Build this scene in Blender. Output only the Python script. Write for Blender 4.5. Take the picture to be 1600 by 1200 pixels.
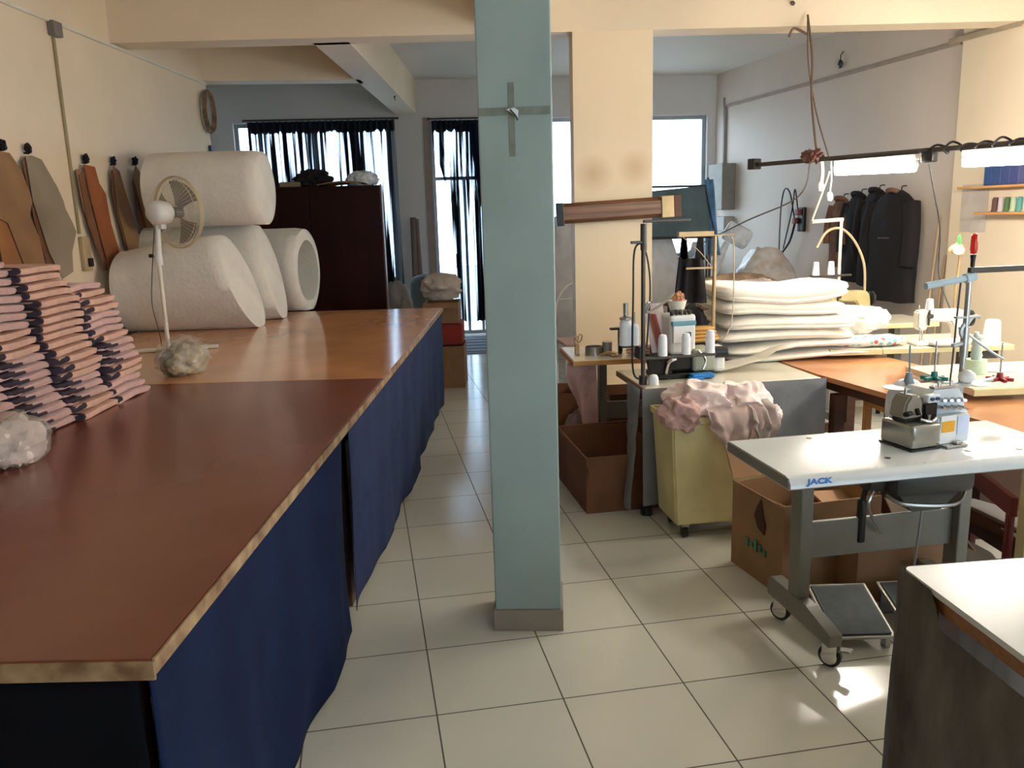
import bpy, bmesh, math, random
from mathutils import Vector, Matrix, noise
for o in list(bpy.data.objects): bpy.data.objects.remove(o)
S = bpy.context.scene
COL = S.collection
PI = math.pi
R = math.radians
random.seed(7)

# ------------------------------------------------------------------ camera
H = 1.6983
PITCH, ROLL, YAW, FPX = .203934, -.029637, .173425, 1294.74
fwd = Vector((math.sin(YAW)*math.cos(PITCH), math.cos(YAW)*math.cos(PITCH), -math.sin(PITCH)))
rt = fwd.cross(Vector((0, 0, 1))).normalized(); up = rt.cross(fwd)
r2 = math.cos(ROLL)*rt + math.sin(ROLL)*up; u2 = -math.sin(ROLL)*rt + math.cos(ROLL)*up
cam = bpy.data.cameras.new('camera'); co = bpy.data.objects.new('camera', cam); COL.objects.link(co)
cam.sensor_width = 36; cam.lens = 36*FPX/1600; cam.clip_start = .05
M = Matrix((r2, u2, -fwd)).transposed().to_4x4(); M.translation = (0, 0, H)
co.matrix_world = M
S.camera = co

# ------------------------------------------------------------------ world, view
w = bpy.data.worlds.new('daylight'); S.world = w; w.use_nodes = True
bg = w.node_tree.nodes['Background']; bg.inputs[0].default_value = (.72, .87, 1, 1); bg.inputs[1].default_value = 5.9
S.view_settings.view_transform = 'Standard'; S.view_settings.look = 'None'
S.view_settings.exposure = 0.0; S.view_settings.gamma = 1; S.view_settings.use_curve_mapping = False
TUBE_W = 153.0          # emission of the fluorescent tubes
TUBE_C = (1, .925, .80)

# daylight portals in the three wall openings
def portal(loc, sx, sz, rz):
    l = bpy.data.lights.new('window_portal', 'AREA'); l.shape = 'RECTANGLE'; l.size = sx; l.size_y = sz; l.cycles.is_portal = True
    o = bpy.data.objects.new('window_portal', l); COL.objects.link(o); o.location = loc; o.rotation_euler = (R(90), 0, rz + PI)

# ------------------------------------------------------------------ helpers: colour and material
def lin(c):
    return tuple(((v/255)/12.92 if v/255 <= .04045 else ((v/255+.055)/1.055)**2.4) for v in c) + (1,)
MATS = {}
def mat(name, rgb, rough=.6, metal=0, var=.06, vscale=6, bump=0, bscale=40, trans=0, alpha=1, emit=0, emitc=None, sheen=0, stretch=(1, 1, 1), rgb2=None, coat=0, subs=0):
    m = bpy.data.materials.new(name); m.use_nodes = True; MATS[name] = m
    nt = m.node_tree; b = nt.nodes['Principled BSDF']; c = lin(rgb)
    tc = nt.nodes.new('ShaderNodeTexCoord'); mp = nt.nodes.new('ShaderNodeMapping'); mp.inputs['Scale'].default_value = stretch
    nt.links.new(tc.outputs['Object'], mp.inputs[0])
    n = nt.nodes.new('ShaderNodeTexNoise'); n.inputs['Scale'].default_value = vscale; n.inputs['Detail'].default_value = 4
    nt.links.new(mp.outputs[0], n.inputs['Vector'])
    r = nt.nodes.new('ShaderNodeValToRGB')
    c2 = lin(rgb2) if rgb2 else tuple(v*(1-2.2*var) for v in c[:3]) + (1,)
    r.color_ramp.elements[0].color = c2; r.color_ramp.elements[1].color = c if rgb2 else tuple(min(1, v*(1+var)) for v in c[:3]) + (1,)
    r.color_ramp.elements[0].position = .35; r.color_ramp.elements[1].position = .65
    nt.links.new(n.outputs[0], r.inputs[0]); nt.links.new(r.outputs[0], b.inputs['Base Color'])
    b.inputs['Roughness'].default_value = rough; b.inputs['Metallic'].default_value = metal
    if bump:
        n2 = nt.nodes.new('ShaderNodeTexNoise'); n2.inputs['Scale'].default_value = bscale; n2.inputs['Detail'].default_value = 3
        nt.links.new(mp.outputs[0], n2.inputs['Vector'])
        bp = nt.nodes.new('ShaderNodeBump'); bp.inputs['Strength'].default_value = bump; bp.inputs['Distance'].default_value = .01
        nt.links.new(n2.outputs[0], bp.inputs['Height']); nt.links.new(bp.outputs[0], b.inputs['Normal'])
    if trans: b.inputs['Transmission Weight'].default_value = trans
    if alpha < 1: b.inputs['Alpha'].default_value = alpha
    if sheen: b.inputs['Sheen Weight'].default_value = sheen
    if coat: b.inputs['Coat Weight'].default_value = coat; b.inputs['Coat Roughness'].default_value = .12
    if subs: b.inputs['Subsurface Weight'].default_value = subs; b.inputs['Subsurface Radius'].default_value = (.05, .05, .05)
    if emit:
        b.inputs['Emission Color'].default_value = tuple(emitc or (1, 1, 1)) + (1,); b.inputs['Emission Strength'].default_value = emit
    return m

PAINT = mat('cream_wall_paint', (234, 216, 188), .55, var=.025, vscale=1.3, bump=.05, bscale=9)
PAINTW = mat('white_wall_paint', (206, 203, 200), .55, var=.02, vscale=1.3, bump=.05, bscale=9)
CEIL = mat('ceiling_paint', (214, 207, 196), .6, var=.02, vscale=1, bump=.1, bscale=12)
GREENP = mat('grey_green_paint', (146, 162, 156), .42, var=.05, vscale=2.5, bump=.12, bscale=7)
SKIRTT = mat('taupe_skirting_tile', (142, 132, 118), .3, var=.05)
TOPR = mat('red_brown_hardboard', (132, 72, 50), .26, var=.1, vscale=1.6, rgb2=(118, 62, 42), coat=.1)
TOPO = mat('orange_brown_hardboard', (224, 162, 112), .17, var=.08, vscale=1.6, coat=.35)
EDGE = mat('worn_board_edge', (168, 140, 104), .7, vscale=14, rgb2=(110, 78, 52))
NAVY = mat('navy_cloth', (17, 31, 62), .85, var=.1, bump=.1, bscale=120)
SLATE = mat('slate_blue_cloth', (42, 55, 86), .85, var=.08, bump=.1, bscale=120)
NAVY_SHADE = mat('shaded_navy_cloth', (8, 9, 16), .85, var=.08)  # navy cloth darkened near black to stand in for the unlit table end
WOODD = mat('dark_timber', (84, 52, 36), .6, vscale=3, var=.15, stretch=(1, 1, 8))
FOAM = mat('white_wadding', (230, 226, 216), .9, var=.03, vscale=5, bump=.5, bscale=30, sheen=.2)
WADD = mat('cream_wadding', (240, 234, 220), .9, var=.03, vscale=5, bump=.35, bscale=22, sheen=.3)
PINK = mat('pale_pink_fabric', (206, 166, 158), .85, var=.07, vscale=12, bump=.2, bscale=90, sheen=.2)
PINKL = mat('light_pink_fabric', (236, 214, 208), .85, var=.06, vscale=9, bump=.2, bscale=60, sheen=.2)
CHAR = mat('charcoal_fabric', (72, 62, 72), .9, var=.12, vscale=20)
CARDB = mat('cardboard', (152, 116, 82), .85, var=.08, vscale=4)
CARDD = mat('dark_cardboard', (126, 84, 58), .85, var=.08, vscale=4)
CARDG = mat('grey_board', (150, 138, 118), .85, var=.05, vscale=3)
CARDK = mat('brown_kraft', (160, 108, 66), .85, var=.08, vscale=4)
BLACK = mat('black_plastic', (20, 20, 22), .4, var=.1)
BLACKF = mat('black_fabric', (24, 20, 23), .9, var=.15, vscale=10, bump=.15)
BROWNF = mat('brown_fabric', (120, 84, 62), .9, var=.12, vscale=10)
WHITEP = mat('white_plastic', (222, 222, 218), .35, var=.02)
IVORY = mat('ivory_enamel', (226, 221, 204), .35, var=.04)
OLIVE = mat('yellowed_enamel', (176, 160, 112), .4, var=.06)
STEEL = mat('brushed_steel', (176, 176, 172), .3, .9, var=.05)
DSTEEL = mat('dark_steel', (84, 80, 76), .45, .7, var=.1)
CHROME = mat('chrome', (220, 220, 222), .12, 1, var=.02)
BRASS = mat('brass', (186, 156, 112), .4, .6, var=.06)
GREYM = mat('grey_painted_metal', (122, 120, 110), .45, .1, var=.04)
LAMW = mat('white_laminate', (202, 206, 206), .26, var=.015, coat=.3)
LAMC = mat('cream_laminate', (208, 202, 184), .25, var=.02, coat=.3)
LEDGE = mat('cream_edging', (214, 200, 150), .5, var=.04)
OAKE = mat('oak_edging', (196, 142, 78), .55, var=.08, stretch=(1, 8, 8))
WOODP = mat('raw_plywood', (150, 110, 74), .7, var=.1, vscale=5)
TABO = mat('tan_hardboard', (190, 130, 84), .2, var=.06, vscale=2, coat=.3)
GREYC = mat('grey_lining_cloth', (168, 172, 178), .6, var=.08, vscale=6, bump=.3, bscale=14)
GREYD = mat('woven_grey_cloth', (134, 126, 118), .85, var=.16, vscale=9, bump=.3, bscale=18, stretch=(1, 1, .35))
BINM = mat('beige_polyethylene', (224, 214, 160), .5, var=.07, vscale=4, bump=.08)
POLYB = mat('clear_plastic_film', (214, 206, 188), .2, var=.12, vscale=14, bump=.8, bscale=20, alpha=.34)
POLYW = mat('white_plastic_film', (226, 230, 234), .3, var=.1, vscale=9, bump=.6, bscale=14, alpha=.92)
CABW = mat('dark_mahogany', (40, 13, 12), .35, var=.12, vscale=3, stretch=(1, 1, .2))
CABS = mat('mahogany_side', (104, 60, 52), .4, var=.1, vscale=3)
RUBBER = mat('ribbed_grey_rubber', (66, 78, 82), .55, var=.08, vscale=20)
SAGE = mat('slate_mesh_cloth', (112, 130, 132), .8, var=.07, vscale=5, bump=.3, bscale=30)
BLUEC = mat('pale_blue_cloth', (132, 176, 204), .8, var=.14, vscale=8)
TEAL = mat('teal_plastic', (20, 116, 106), .4, var=.1)
REDP = mat('red_plastic', (168, 30, 44), .4, var=.1)
BLUEP = mat('blue_plastic', (34, 120, 190), .35, var=.1)
GREENPL = mat('green_plastic', (60, 130, 60), .35, var=.1)
REDT = mat('translucent_red_plastic', (220, 40, 24), .15, var=.1, trans=.5)
MAROON = mat('maroon_paint', (112, 32, 32), .5, var=.1)
THREAD = mat('white_thread', (230, 234, 238), .8, var=.03, vscale=30, bump=.2, bscale=200)
THREADG = mat('pale_green_thread', (190, 206, 176), .8, var=.04, vscale=30)
FIXB = mat('brown_reflector_metal', (120, 84, 58), .35, .4, var=.22, vscale=3, stretch=(.4, 6, 14))
TAPE = mat('aged_clear_tape', (122, 130, 118), .3, var=.08, vscale=20)
FRAMEM = mat('grey_aluminium', (150, 156, 162), .4, .4, var=.03)
for m_ in (NAVY, SLATE, NAVY_SHADE, CABW, CHAR, PINK, GREYD): m_.node_tree.nodes['Principled BSDF'].inputs['Specular IOR Level'].default_value = .12
GLASS = bpy.data.materials.new('window_glass'); GLASS.use_nodes = True
_nt = GLASS.node_tree; _nt.nodes.remove(_nt.nodes['Principled BSDF'])
_t = _nt.nodes.new('ShaderNodeBsdfTransparent'); _t.inputs[0].default_value = (.96, .98, 1, 1)
_g = _nt.nodes.new('ShaderNodeBsdfGlossy'); _g.inputs['Roughness'].default_value = .05
_x = _nt.nodes.new('ShaderNodeMixShader'); _x.inputs[0].default_value = .05
_nt.links.new(_t.outputs[0], _x.inputs[1]); _nt.links.new(_g.outputs[0], _x.inputs[2]); _nt.links.new(_x.outputs[0], _nt.nodes['Material Output'].inputs[0])
TUBE = mat('glowing_tube', (255, 250, 240), .5, emit=TUBE_W, emitc=TUBE_C)
BULB = mat('glowing_bulb', (255, 236, 190), .5, emit=3, emitc=(1, .8, .45))

def floor_mat():
    m = bpy.data.materials.new('glazed_floor_tiles'); m.use_nodes = True; nt = m.node_tree; b = nt.nodes['Principled BSDF']
    tc = nt.nodes.new('ShaderNodeTexCoord'); mp = nt.nodes.new('ShaderNodeMapping')
    mp.inputs['Location'].default_value = (-.1561, -2.5946, 0)
    br = nt.nodes.new('ShaderNodeTexBrick'); br.offset = 0; br.squash = 1
    br.inputs['Scale'].default_value = 1; br.inputs['Brick Width'].default_value = .45; br.inputs['Row Height'].default_value = .45
    br.inputs['Mortar Size'].default_value = .0032; br.inputs['Mortar Smooth'].default_value = .2; br.inputs['Bias'].default_value = 0
    br.inputs['Color1'].default_value = lin((214, 212, 200)); br.inputs['Color2'].default_value = lin((208, 207, 197)); br.inputs['Mortar'].default_value = lin((88, 80, 70))
    nt.links.new(tc.outputs['Object'], mp.inputs[0]); nt.links.new(mp.outputs[0], br.inputs['Vector'])
    n = nt.nodes.new('ShaderNodeTexNoise'); n.inputs['Scale'].default_value = 1.7; n.inputs['Detail'].default_value = 5
    nt.links.new(tc.outputs['Object'], n.inputs['Vector'])
    mx = nt.nodes.new('ShaderNodeMix'); mx.data_type = 'RGBA'; mx.blend_type = 'MULTIPLY'
    rr = nt.nodes.new('ShaderNodeValToRGB'); rr.color_ramp.elements[0].color = (.86, .86, .84, 1); rr.color_ramp.elements[1].color = (1, 1, 1, 1)
    nt.links.new(n.outputs[0], rr.inputs[0]); mx.inputs[0].default_value = 1
    nt.links.new(br.outputs[0], mx.inputs[6]); nt.links.new(rr.outputs[0], mx.inputs[7]); nt.links.new(mx.outputs[2], b.inputs['Base Color'])
    rg = nt.nodes.new('ShaderNodeMapRange'); rg.inputs[3].default_value = .16; rg.inputs[4].default_value = .7
    nt.links.new(br.outputs['Fac'], rg.inputs[0]); nt.links.new(rg.outputs[0], b.inputs['Roughness'])
    n3 = nt.nodes.new('ShaderNodeTexNoise'); n3.inputs['Scale'].default_value = 5
    nt.links.new(tc.outputs['Object'], n3.inputs['Vector'])
    bp = nt.nodes.new('ShaderNodeBump'); bp.inputs['Strength'].default_value = .04; bp.inputs['Distance'].default_value = .02
    nt.links.new(n3.outputs[0], bp.inputs['Height']); nt.links.new(bp.outputs[0], b.inputs['Normal'])
    return m
FLOORM = floor_mat()

def curtain_mat(seed, H_=2.2, th=.495):
    """dark cloth gathered so that its thin runs let the daylight through and its doubled pleats do not"""
    m = bpy.data.materials.new('sheer_dark_curtain_cloth'); m.use_nodes = True; nt = m.node_tree; b = nt.nodes['Principled BSDF']
    tc = nt.nodes.new('ShaderNodeTexCoord'); mp = nt.nodes.new('ShaderNodeMapping'); mp.inputs['Scale'].default_value = (14, 0, .3); mp.inputs['Location'].default_value = (seed, 0, seed)
    nt.links.new(tc.outputs['Object'], mp.inputs[0])
    n = nt.nodes.new('ShaderNodeTexNoise'); n.inputs['Scale'].default_value = 1; n.inputs['Detail'].default_value = 2; n.inputs['Roughness'].default_value = .6
    nt.links.new(mp.outputs[0], n.inputs['Vector'])
    sx = nt.nodes.new('ShaderNodeSeparateXYZ'); nt.links.new(tc.outputs['Object'], sx.inputs[0])
    hd = nt.nodes.new('ShaderNodeMapRange'); hd.inputs[1].default_value = H_-.16; hd.inputs[2].default_value = H_-.02; hd.inputs[3].default_value = 0; hd.inputs[4].default_value = -.5
    nt.links.new(sx.outputs[2], hd.inputs[0])
    ad = nt.nodes.new('ShaderNodeMath'); ad.operation = 'ADD'; nt.links.new(n.outputs[0], ad.inputs[0]); nt.links.new(hd.outputs[0], ad.inputs[1])
    r = nt.nodes.new('ShaderNodeValToRGB'); r.color_ramp.elements[0].position = th; r.color_ramp.elements[1].position = th+.1
    r.color_ramp.elements[0].color = (0, 0, 0, 1); r.color_ramp.elements[1].color = (1, 1, 1, 1)
    nt.links.new(ad.outputs[0], r.inputs[0])
    b.inputs['Base Color'].default_value = lin((20, 24, 40)); b.inputs['Roughness'].default_value = .8
    t = nt.nodes.new('ShaderNodeBsdfTransparent'); t.inputs[0].default_value = (.62, .72, .82, 1)
    x = nt.nodes.new('ShaderNodeMixShader'); nt.links.new(r.outputs[0], x.inputs[0]); nt.links.new(b.outputs[0], x.inputs[1]); nt.links.new(t.outputs[0], x.inputs[2])
    nt.links.new(x.outputs[0], nt.nodes['Material Output'].inputs[0])
    return m

# ------------------------------------------------------------------ helpers: mesh
def NB(): return bmesh.new()
def T(x, y, z): return Matrix.Translation((x, y, z))
def RZ(a): return Matrix.Rotation(a, 4, 'Z')
def RX(a): return Matrix.Rotation(a, 4, 'X')
def RY(a): return Matrix.Rotation(a, 4, 'Y')
def box(bm, x0, x1, y0, y1, z0, z1, bev=0, Mx=None, seg=2):
    g = bmesh.ops.create_cube(bm, size=1)['verts']
    m = T((x0+x1)/2, (y0+y1)/2, (z0+z1)/2) @ Matrix.Diagonal((x1-x0, y1-y0, z1-z0, 1))
    bmesh.ops.transform(bm, matrix=m, verts=g)
    if bev:
        es = {e for v in g for e in v.link_edges}
        nv = bmesh.ops.bevel(bm, geom=list(es), offset=bev, segments=seg, affect='EDGES', profile=.5)
        g = list({v for f in nv['faces'] for v in f.verts} | {v for v in g if v.is_valid})
    if Mx is not None: bmesh.ops.transform(bm, matrix=Mx, verts=g)
    return g
def ring(bm, c, a, b, r, seg):
    return [bm.verts.new(c + (a*math.cos(2*PI*i/seg) + b*math.sin(2*PI*i/seg))*r) for i in range(seg)]
def frame_of(d):
    d = d.normalized(); a = d.orthogonal().normalized(); return a, d.cross(a)
def cyl(bm, p0, p1, r0, r1=None, seg=16, caps=True):
    p0, p1 = Vector(p0), Vector(p1); a, b = frame_of(p1-p0); r1 = r0 if r1 is None else r1
    A = ring(bm, p0, a, b, r0, seg); Bv = ring(bm, p1, a, b, r1, seg)
    for i in range(seg): bm.faces.new((A[i], A[(i+1) % seg], Bv[(i+1) % seg], Bv[i]))
    if caps: bm.faces.new(A[::-1]); bm.faces.new(Bv)
    return A+Bv
def smoothpath(pts, n=6):
    P = [Vector(p) for p in pts]; out = []
    for i in range(len(P)-1):
        p0 = P[max(i-1, 0)]; p1 = P[i]; p2 = P[i+1]; p3 = P[min(i+2, len(P)-1)]
        for k in range(n):
            t = k/n
            out.append(.5*((2*p1) + (p2-p0)*t + (2*p0-5*p1+4*p2-p3)*t*t + (3*p1-p0-3*p2+p3)*t**3))
    out.append(P[-1]); return out
def tube(bm, pts, r, seg=8, sm=0, closed=False):
    P = smoothpath(pts, sm) if sm else [Vector(p) for p in pts]
    a = None; rings = []
    for i, p in enumerate(P):
        d = (P[(i+1) % len(P)]-P[i-1]) if closed else (P[min(i+1, len(P)-1)]-P[max(i-1, 0)])
        d.normalize()
        if a is None: a = d.orthogonal().normalized()
        a = (a - d*a.dot(d)).normalized(); b = d.cross(a)
        rings.append(ring(bm, p, a, b, r, seg))
    n = len(rings)
    for i in range(n if closed else n-1):
        A, Bv = rings[i], rings[(i+1) % n]
        for k in range(seg): bm.faces.new((A[k], A[(k+1) % seg], Bv[(k+1) % seg], Bv[k]))
    if not closed: bm.faces.new(rings[0][::-1]); bm.faces.new(rings[-1])
def lathe(bm, prof, Mx=None, seg=24):
    rings = []; vs = []
    for r, z in prof:
        if r < 1e-5: v = bm.verts.new((0, 0, z)); rings.append([v]); vs.append(v)
        else:
            q = [bm.verts.new((r*math.cos(2*PI*i/seg), r*math.sin(2*PI*i/seg), z)) for i in range(seg)]; rings.append(q); vs += q
    for A, Bv in zip(rings, rings[1:]):
        if len(A) == 1 and len(Bv) == 1: continue
        for i in range(seg):
            j = (i+1) % seg
            if len(A) == 1: bm.faces.new((A[0], Bv[j], Bv[i]))
            elif len(Bv) == 1: bm.faces.new((A[i], A[j], Bv[0]))
            else: bm.faces.new((A[i], A[j], Bv[j], Bv[i]))
    if Mx is not None: bmesh.ops.transform(bm, matrix=Mx, verts=vs)
    return vs
def prism(bm, pts, z0, z1, Mx=None):
    A = [bm.verts.new((x, y, z0)) for x, y in pts]; Bv = [bm.verts.new((x, y, z1)) for x, y in pts]; n = len(pts)
    bm.faces.new(A[::-1]); bm.faces.new(Bv)
    for i in range(n): bm.faces.new((A[i], A[(i+1) % n], Bv[(i+1) % n], Bv[i]))
    if Mx is not None: bmesh.ops.transform(bm, matrix=Mx, verts=A+Bv)
def grid(bm, f, nu, nv, thick=0):
    V = [[bm.verts.new(f(i/nu, j/nv)) for j in range(nv+1)] for i in range(nu+1)]
    for i in range(nu):
        for j in range(nv): bm.faces.new((V[i][j], V[i+1][j], V[i+1][j+1], V[i][j+1]))
    if thick:
        bm.normal_update()
        geo = bmesh.ops.solidify(bm, geom=list(bm.faces), thickness=thick)
def blob(bm, c, r, amp=.25, fr=1.6, seed=0, sub=4, flat=None, ridge=False):
    g = bmesh.ops.create_icosphere(bm, subdivisions=sub, radius=1)['verts']; c = Vector(c)
    for v in g:
        d = v.co.normalized(); n = noise.fractal(d*fr + Vector((seed*7.3, seed*3.1, seed)), 1, 2, 4)
        if ridge: n = .6 - 1.7*abs(noise.noise(d*fr + Vector((seed*7.3, 3.1*seed, seed)))) - .7*abs(noise.noise(d*fr*2.3 + Vector((seed, 5, 1))))
        k = 1 + amp*n; p = Vector((d.x*r[0], d.y*r[1], d.z*r[2]))*k + c
        if flat is not None and p.z < flat: p.z = flat + (p.z-flat)*.03
        v.co = p
    return g
def rbox(bm, cx, cy, cz, sx, sy, sz, e=4, nu=28, nv=14, f=None, ez=2.4):
    """super-ellipsoid: a soft, rounded block"""
    def sg(v, p): return math.copysign(abs(v)**p, v)
    def pt(u, v):
        a = 2*PI*u; b = PI*(v-.5); kz = 2/max(ez, 2.4) if ez > 2.4 else 2/e
        return Vector((sg(math.cos(b), kz)*sg(math.cos(a), 2/e), sg(math.cos(b), kz)*sg(math.sin(a), 2/e), sg(math.sin(b), 2/ez)))
    V = [[None]*(nv+1) for _ in range(nu)]
    bot = bm.verts.new((0, 0, -1)); top = bm.verts.new((0, 0, 1)); al = [bot, top]
    for i in range(nu):
        for j in range(nv+1):
            if j == 0: V[i][j] = bot
            elif j == nv: V[i][j] = top
            else: V[i][j] = bm.verts.new(pt(i/nu, j/nv)); al.append(V[i][j])
    for i in range(nu):
        k = (i+1) % nu
        for j in range(nv):
            q = [V[i][j], V[k][j], V[k][j+1], V[i][j+1]]; s = []
            for x in q:
                if x not in s: s.append(x)
            bm.faces.new(s)
    for v in al:
        p = Vector((v.co.x*sx/2, v.co.y*sy/2, v.co.z*sz/2))
        if f: p = f(p)
        v.co = p + Vector((cx, cy, cz))
    return al
def bez(bm):  # recalc
    bmesh.ops.recalc_face_normals(bm, faces=bm.faces)
def obj(name, bm, m, parent=None, smooth=False, loc=None, rz=0, angle=None, **kw):
    bez(bm)
    me = bpy.data.meshes.new(name); bm.to_mesh(me); bm.free()
    o = bpy.data.objects.new(name, me); COL.objects.link(o); me.materials.append(m)
    if smooth or angle:
        for p in me.polygons: p.use_smooth = True
        if angle or smooth:
            try: me.set_sharp_from_angle(angle=R(angle or 50))
            except Exception: pass
    if parent: o.parent = parent
    if loc is not None: o.location = loc
    if rz: o.rotation_euler = (0, 0, rz)
    for k, v in kw.items(): o[k] = v
    return o
def thing(name, label, cat, loc=(0, 0, 0), rz=0, group=None):
    o = bpy.data.objects.new(name, None); COL.objects.link(o); o.empty_display_size = .1
    o.location = loc; o.rotation_euler = (0, 0, rz); o['label'] = label; o['category'] = cat
    if group: o['group'] = group
    return o
def single(name, bm, m, label, cat, loc=(0, 0, 0), rz=0, group=None, **k):
    o = obj(name, bm, m, None, loc=loc, rz=rz, **k); o['label'] = label; o['category'] = cat
    if group: o['group'] = group
    return o
def struct(name, bm, m, parent=None, **k):
    o = obj(name, bm, m, parent, **k)
    if not parent: o['kind'] = 'structure'
    return o
def dup(root, loc, rz=None, label=None, group=None, scale=None):
    def cp(o, par):
        c = o.copy(); COL.objects.link(c); c.parent = par
        for ch in [q for q in kids.get(o, [])]: cp(ch, c)
        return c
    kids = {}
    for o in root.children_recursive: kids.setdefault(o.parent, []).append(o)
    r = cp(root, None); r.location = loc
    if rz is not None: r.rotation_euler = (0, 0, rz)
    if label: r['label'] = label
    if group: r['group'] = group
    if scale: r.scale = scale
    return r

# ------------------------------------------------------------------ frames
TA = R(10.9); TO = Vector((-.436, 1.516, 0)); TN = Vector((math.cos(TA), -math.sin(TA), 0)); TT = Vector((math.sin(TA), math.cos(TA), 0))
def tf(u, v, z=0): return TO + TN*u + TT*v + Vector((0, 0, z))
TRZ = -TA
WO = Vector((1.3, 11.8, 0)); WA = math.atan2(-.3, 3.75); WD = Vector((math.cos(WA), math.sin(WA), 0))
def wf(s, z=0, d=0): return WO + WD*s + Vector((-math.sin(WA), math.cos(WA), 0))*d + Vector((0, 0, z))
RO = Vector((5.05, 11.5, 0)); RD = Vector((.25, -5, 0)).normalized(); RRZ = math.atan2(RD.y, RD.x)   # right wall runs towards the camera
def rwy(y, z=0, off=0):                      # point on the right wall at depth y, off metres into the room
    t = (RO.y-y)/5*math.hypot(.25, 5); p = RO + RD*t; return p + Vector((RD.y, -RD.x, 0))*off + Vector((0, 0, z))
CZ = 3.5

# ------------------------------------------------------------------ setting
bm = NB(); box(bm, -4.6, 7, -3.4, 12.6, -.12, 0); struct('floor', bm, FLOORM)
bm = NB(); box(bm, -4.6, 7, -3.4, 12.6, CZ, CZ+.15); struct('ceiling', bm, CEIL)
bm = NB(); box(bm, -12, 16, 12.6, 30, -.3, -.12)
struct('ground', bm, mat('pale_paving', (190, 190, 186), .8))
def lwall(bm, p, q, z0, z1, t, side=1):      # wall slab between p and q with thickness t on the side away from the room
    p, q = Vector(p), Vector(q); d = (q-p).normalized(); n = Vector((-d.y, d.x, 0))*side*t
    A = [p, q, q+n, p+n]
    lo = [bm.verts.new((a.x, a.y, z0)) for a in A]; hi = [bm.verts.new((a.x, a.y, z1)) for a in A]
    bm.faces.new(lo[::-1]); bm.faces.new(hi)
    for i in range(4): bm.faces.new((lo[i], lo[(i+1) % 4], hi[(i+1) % 4], hi[i]))
bm = NB(); lwall(bm, tf(-2.38, -4.9), tf(-2.38, 7.2), 0, CZ, .2)
lwall(bm, tf(-2.58, 7.2), tf(-3.6, 7.2), 0, CZ, .15, 1)
struct('wall_left', bm, PAINT)
bm = NB(); lwall(bm, tf(-3.4, 7.2), tf(-3.4, 10.6), 0, CZ, .2); struct('wall_far_left', bm, PAINTW)
bm = NB(); lwall(bm, rwy(11.6), rwy(-3.2), 0, CZ, .2)
struct('wall_right', bm, mat('beige_grey_wall_paint', (216, 202, 188), .55, var=.02, vscale=1.3, bump=.05, bscale=9))
bm = NB(); lwall(bm, rwy(6.73, 0, .0), rwy(6.73, 0, .1), 0, CZ, 1.6, 1)
struct('wall_right_pilaster', bm, PAINT)
bm = NB(); YB = -1.9; SX0, SX1, SZ0, SZ1 = .9, 5.3, .35, 2.95      # unseen street front behind the camera; shop window added for daylight from there
box(bm, -4.6, SX0, YB-.2, YB, 0, CZ); box(bm, SX1, 7, YB-.2, YB, 0, CZ); box(bm, SX0, SX1, YB-.2, YB, 0, SZ0); box(bm, SX0, SX1, YB-.2, YB, SZ1, CZ); struct('wall_front', bm, PAINT)
bm = NB()
for x in (SX0, 2.34, 3.81, SX1-.05): box(bm, x, x+.05, YB-.13, YB-.07, SZ0, SZ1)
box(bm, SX0+.05, SX1-.05, YB-.128, YB-.072, SZ0, SZ0+.05); box(bm, SX0+.05, SX1-.05, YB-.128, YB-.072, SZ1-.05, SZ1)
f = struct('window_3', bm, FRAMEM)
bm = NB(); box(bm, SX0+.03, SX1-.03, YB-.103, YB-.097, SZ0+.03, SZ1-.03); struct('window_pane', bm, GLASS, f)
portal(((SX0+SX1)/2, YB-.3, (SZ0+SZ1)/2), SX1-SX0, SZ1-SZ0, PI)
bm = NB()
W1a, W1b, D1a, D1b, W2a, W2b = -2.89, -.80, -.26, 1.02, 1.36, 3.64
def fseg(a, b, z0, z1): lwall(bm, wf(a), wf(b), z0, z1, .22)
fseg(-3.6, W1a, 0, CZ); fseg(W1a, W1b, 0, .8); fseg(W1a, D1a, 2.97, CZ); fseg(W1b, D1a, 0, 2.97); fseg(D1a, 4.1, 2.97, CZ)
fseg(D1b, W2a, 0, 2.97); fseg(W2a, W2b, 0, 1.0); fseg(W2b, 4.1, 0, 2.97)
struct('wall_back', bm, PAINTW)
# beams
def pbeam(name, pts, z0=3.05, z1=CZ, m=PAINT):
    bm = NB(); prism(bm, pts, z0, z1); return struct(name, bm, m)
pbeam('beam_front', [(-2.0, 7.166), (5.5, 6.036), (5.55, 6.286), (-1.95, 7.436)])
pbeam('beam_lengthwise', [(-.27, 7.1), (.01, 7.05), (.86, 11.83), (.58, 11.85)])
pbeam('beam_rear', [(-1.5, 8.97), (.1, 8.9), (.14, 9.14), (-1.46, 9.21)])
pbeam('beam_over_pillar', [(.445, 3.14), (.705, 3.09), (1.43, 6.7), (1.17, 6.75)])
pbeam('beam_near', [(-.1, .2), (.16, .15), (.705, 3.09), (.445, 3.14)])
# painted foreground pillar
bm = NB()
c0 = Vector((.452, 3.137, 0)); a = R(-13.2); dx = Vector((math.cos(a), math.sin(a), 0)); dy = Vector((-math.sin(a), math.cos(a), 0))
def pil(bm, g, z0, z1, bev=0):
    v = box(bm, -g, .272+g, -g, .26+g, z0, z1, bev); bmesh.ops.transform(bm, matrix=T(*c0) @ RZ(a), verts=v)
pil(bm, 0, .09, CZ, .006)
pl = struct('pillar_front', bm, GREENP)
bm = NB(); pil(bm, .008, 0, .092, .002); struct('baseboard_pillar', bm, SKIRTT)
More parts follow.
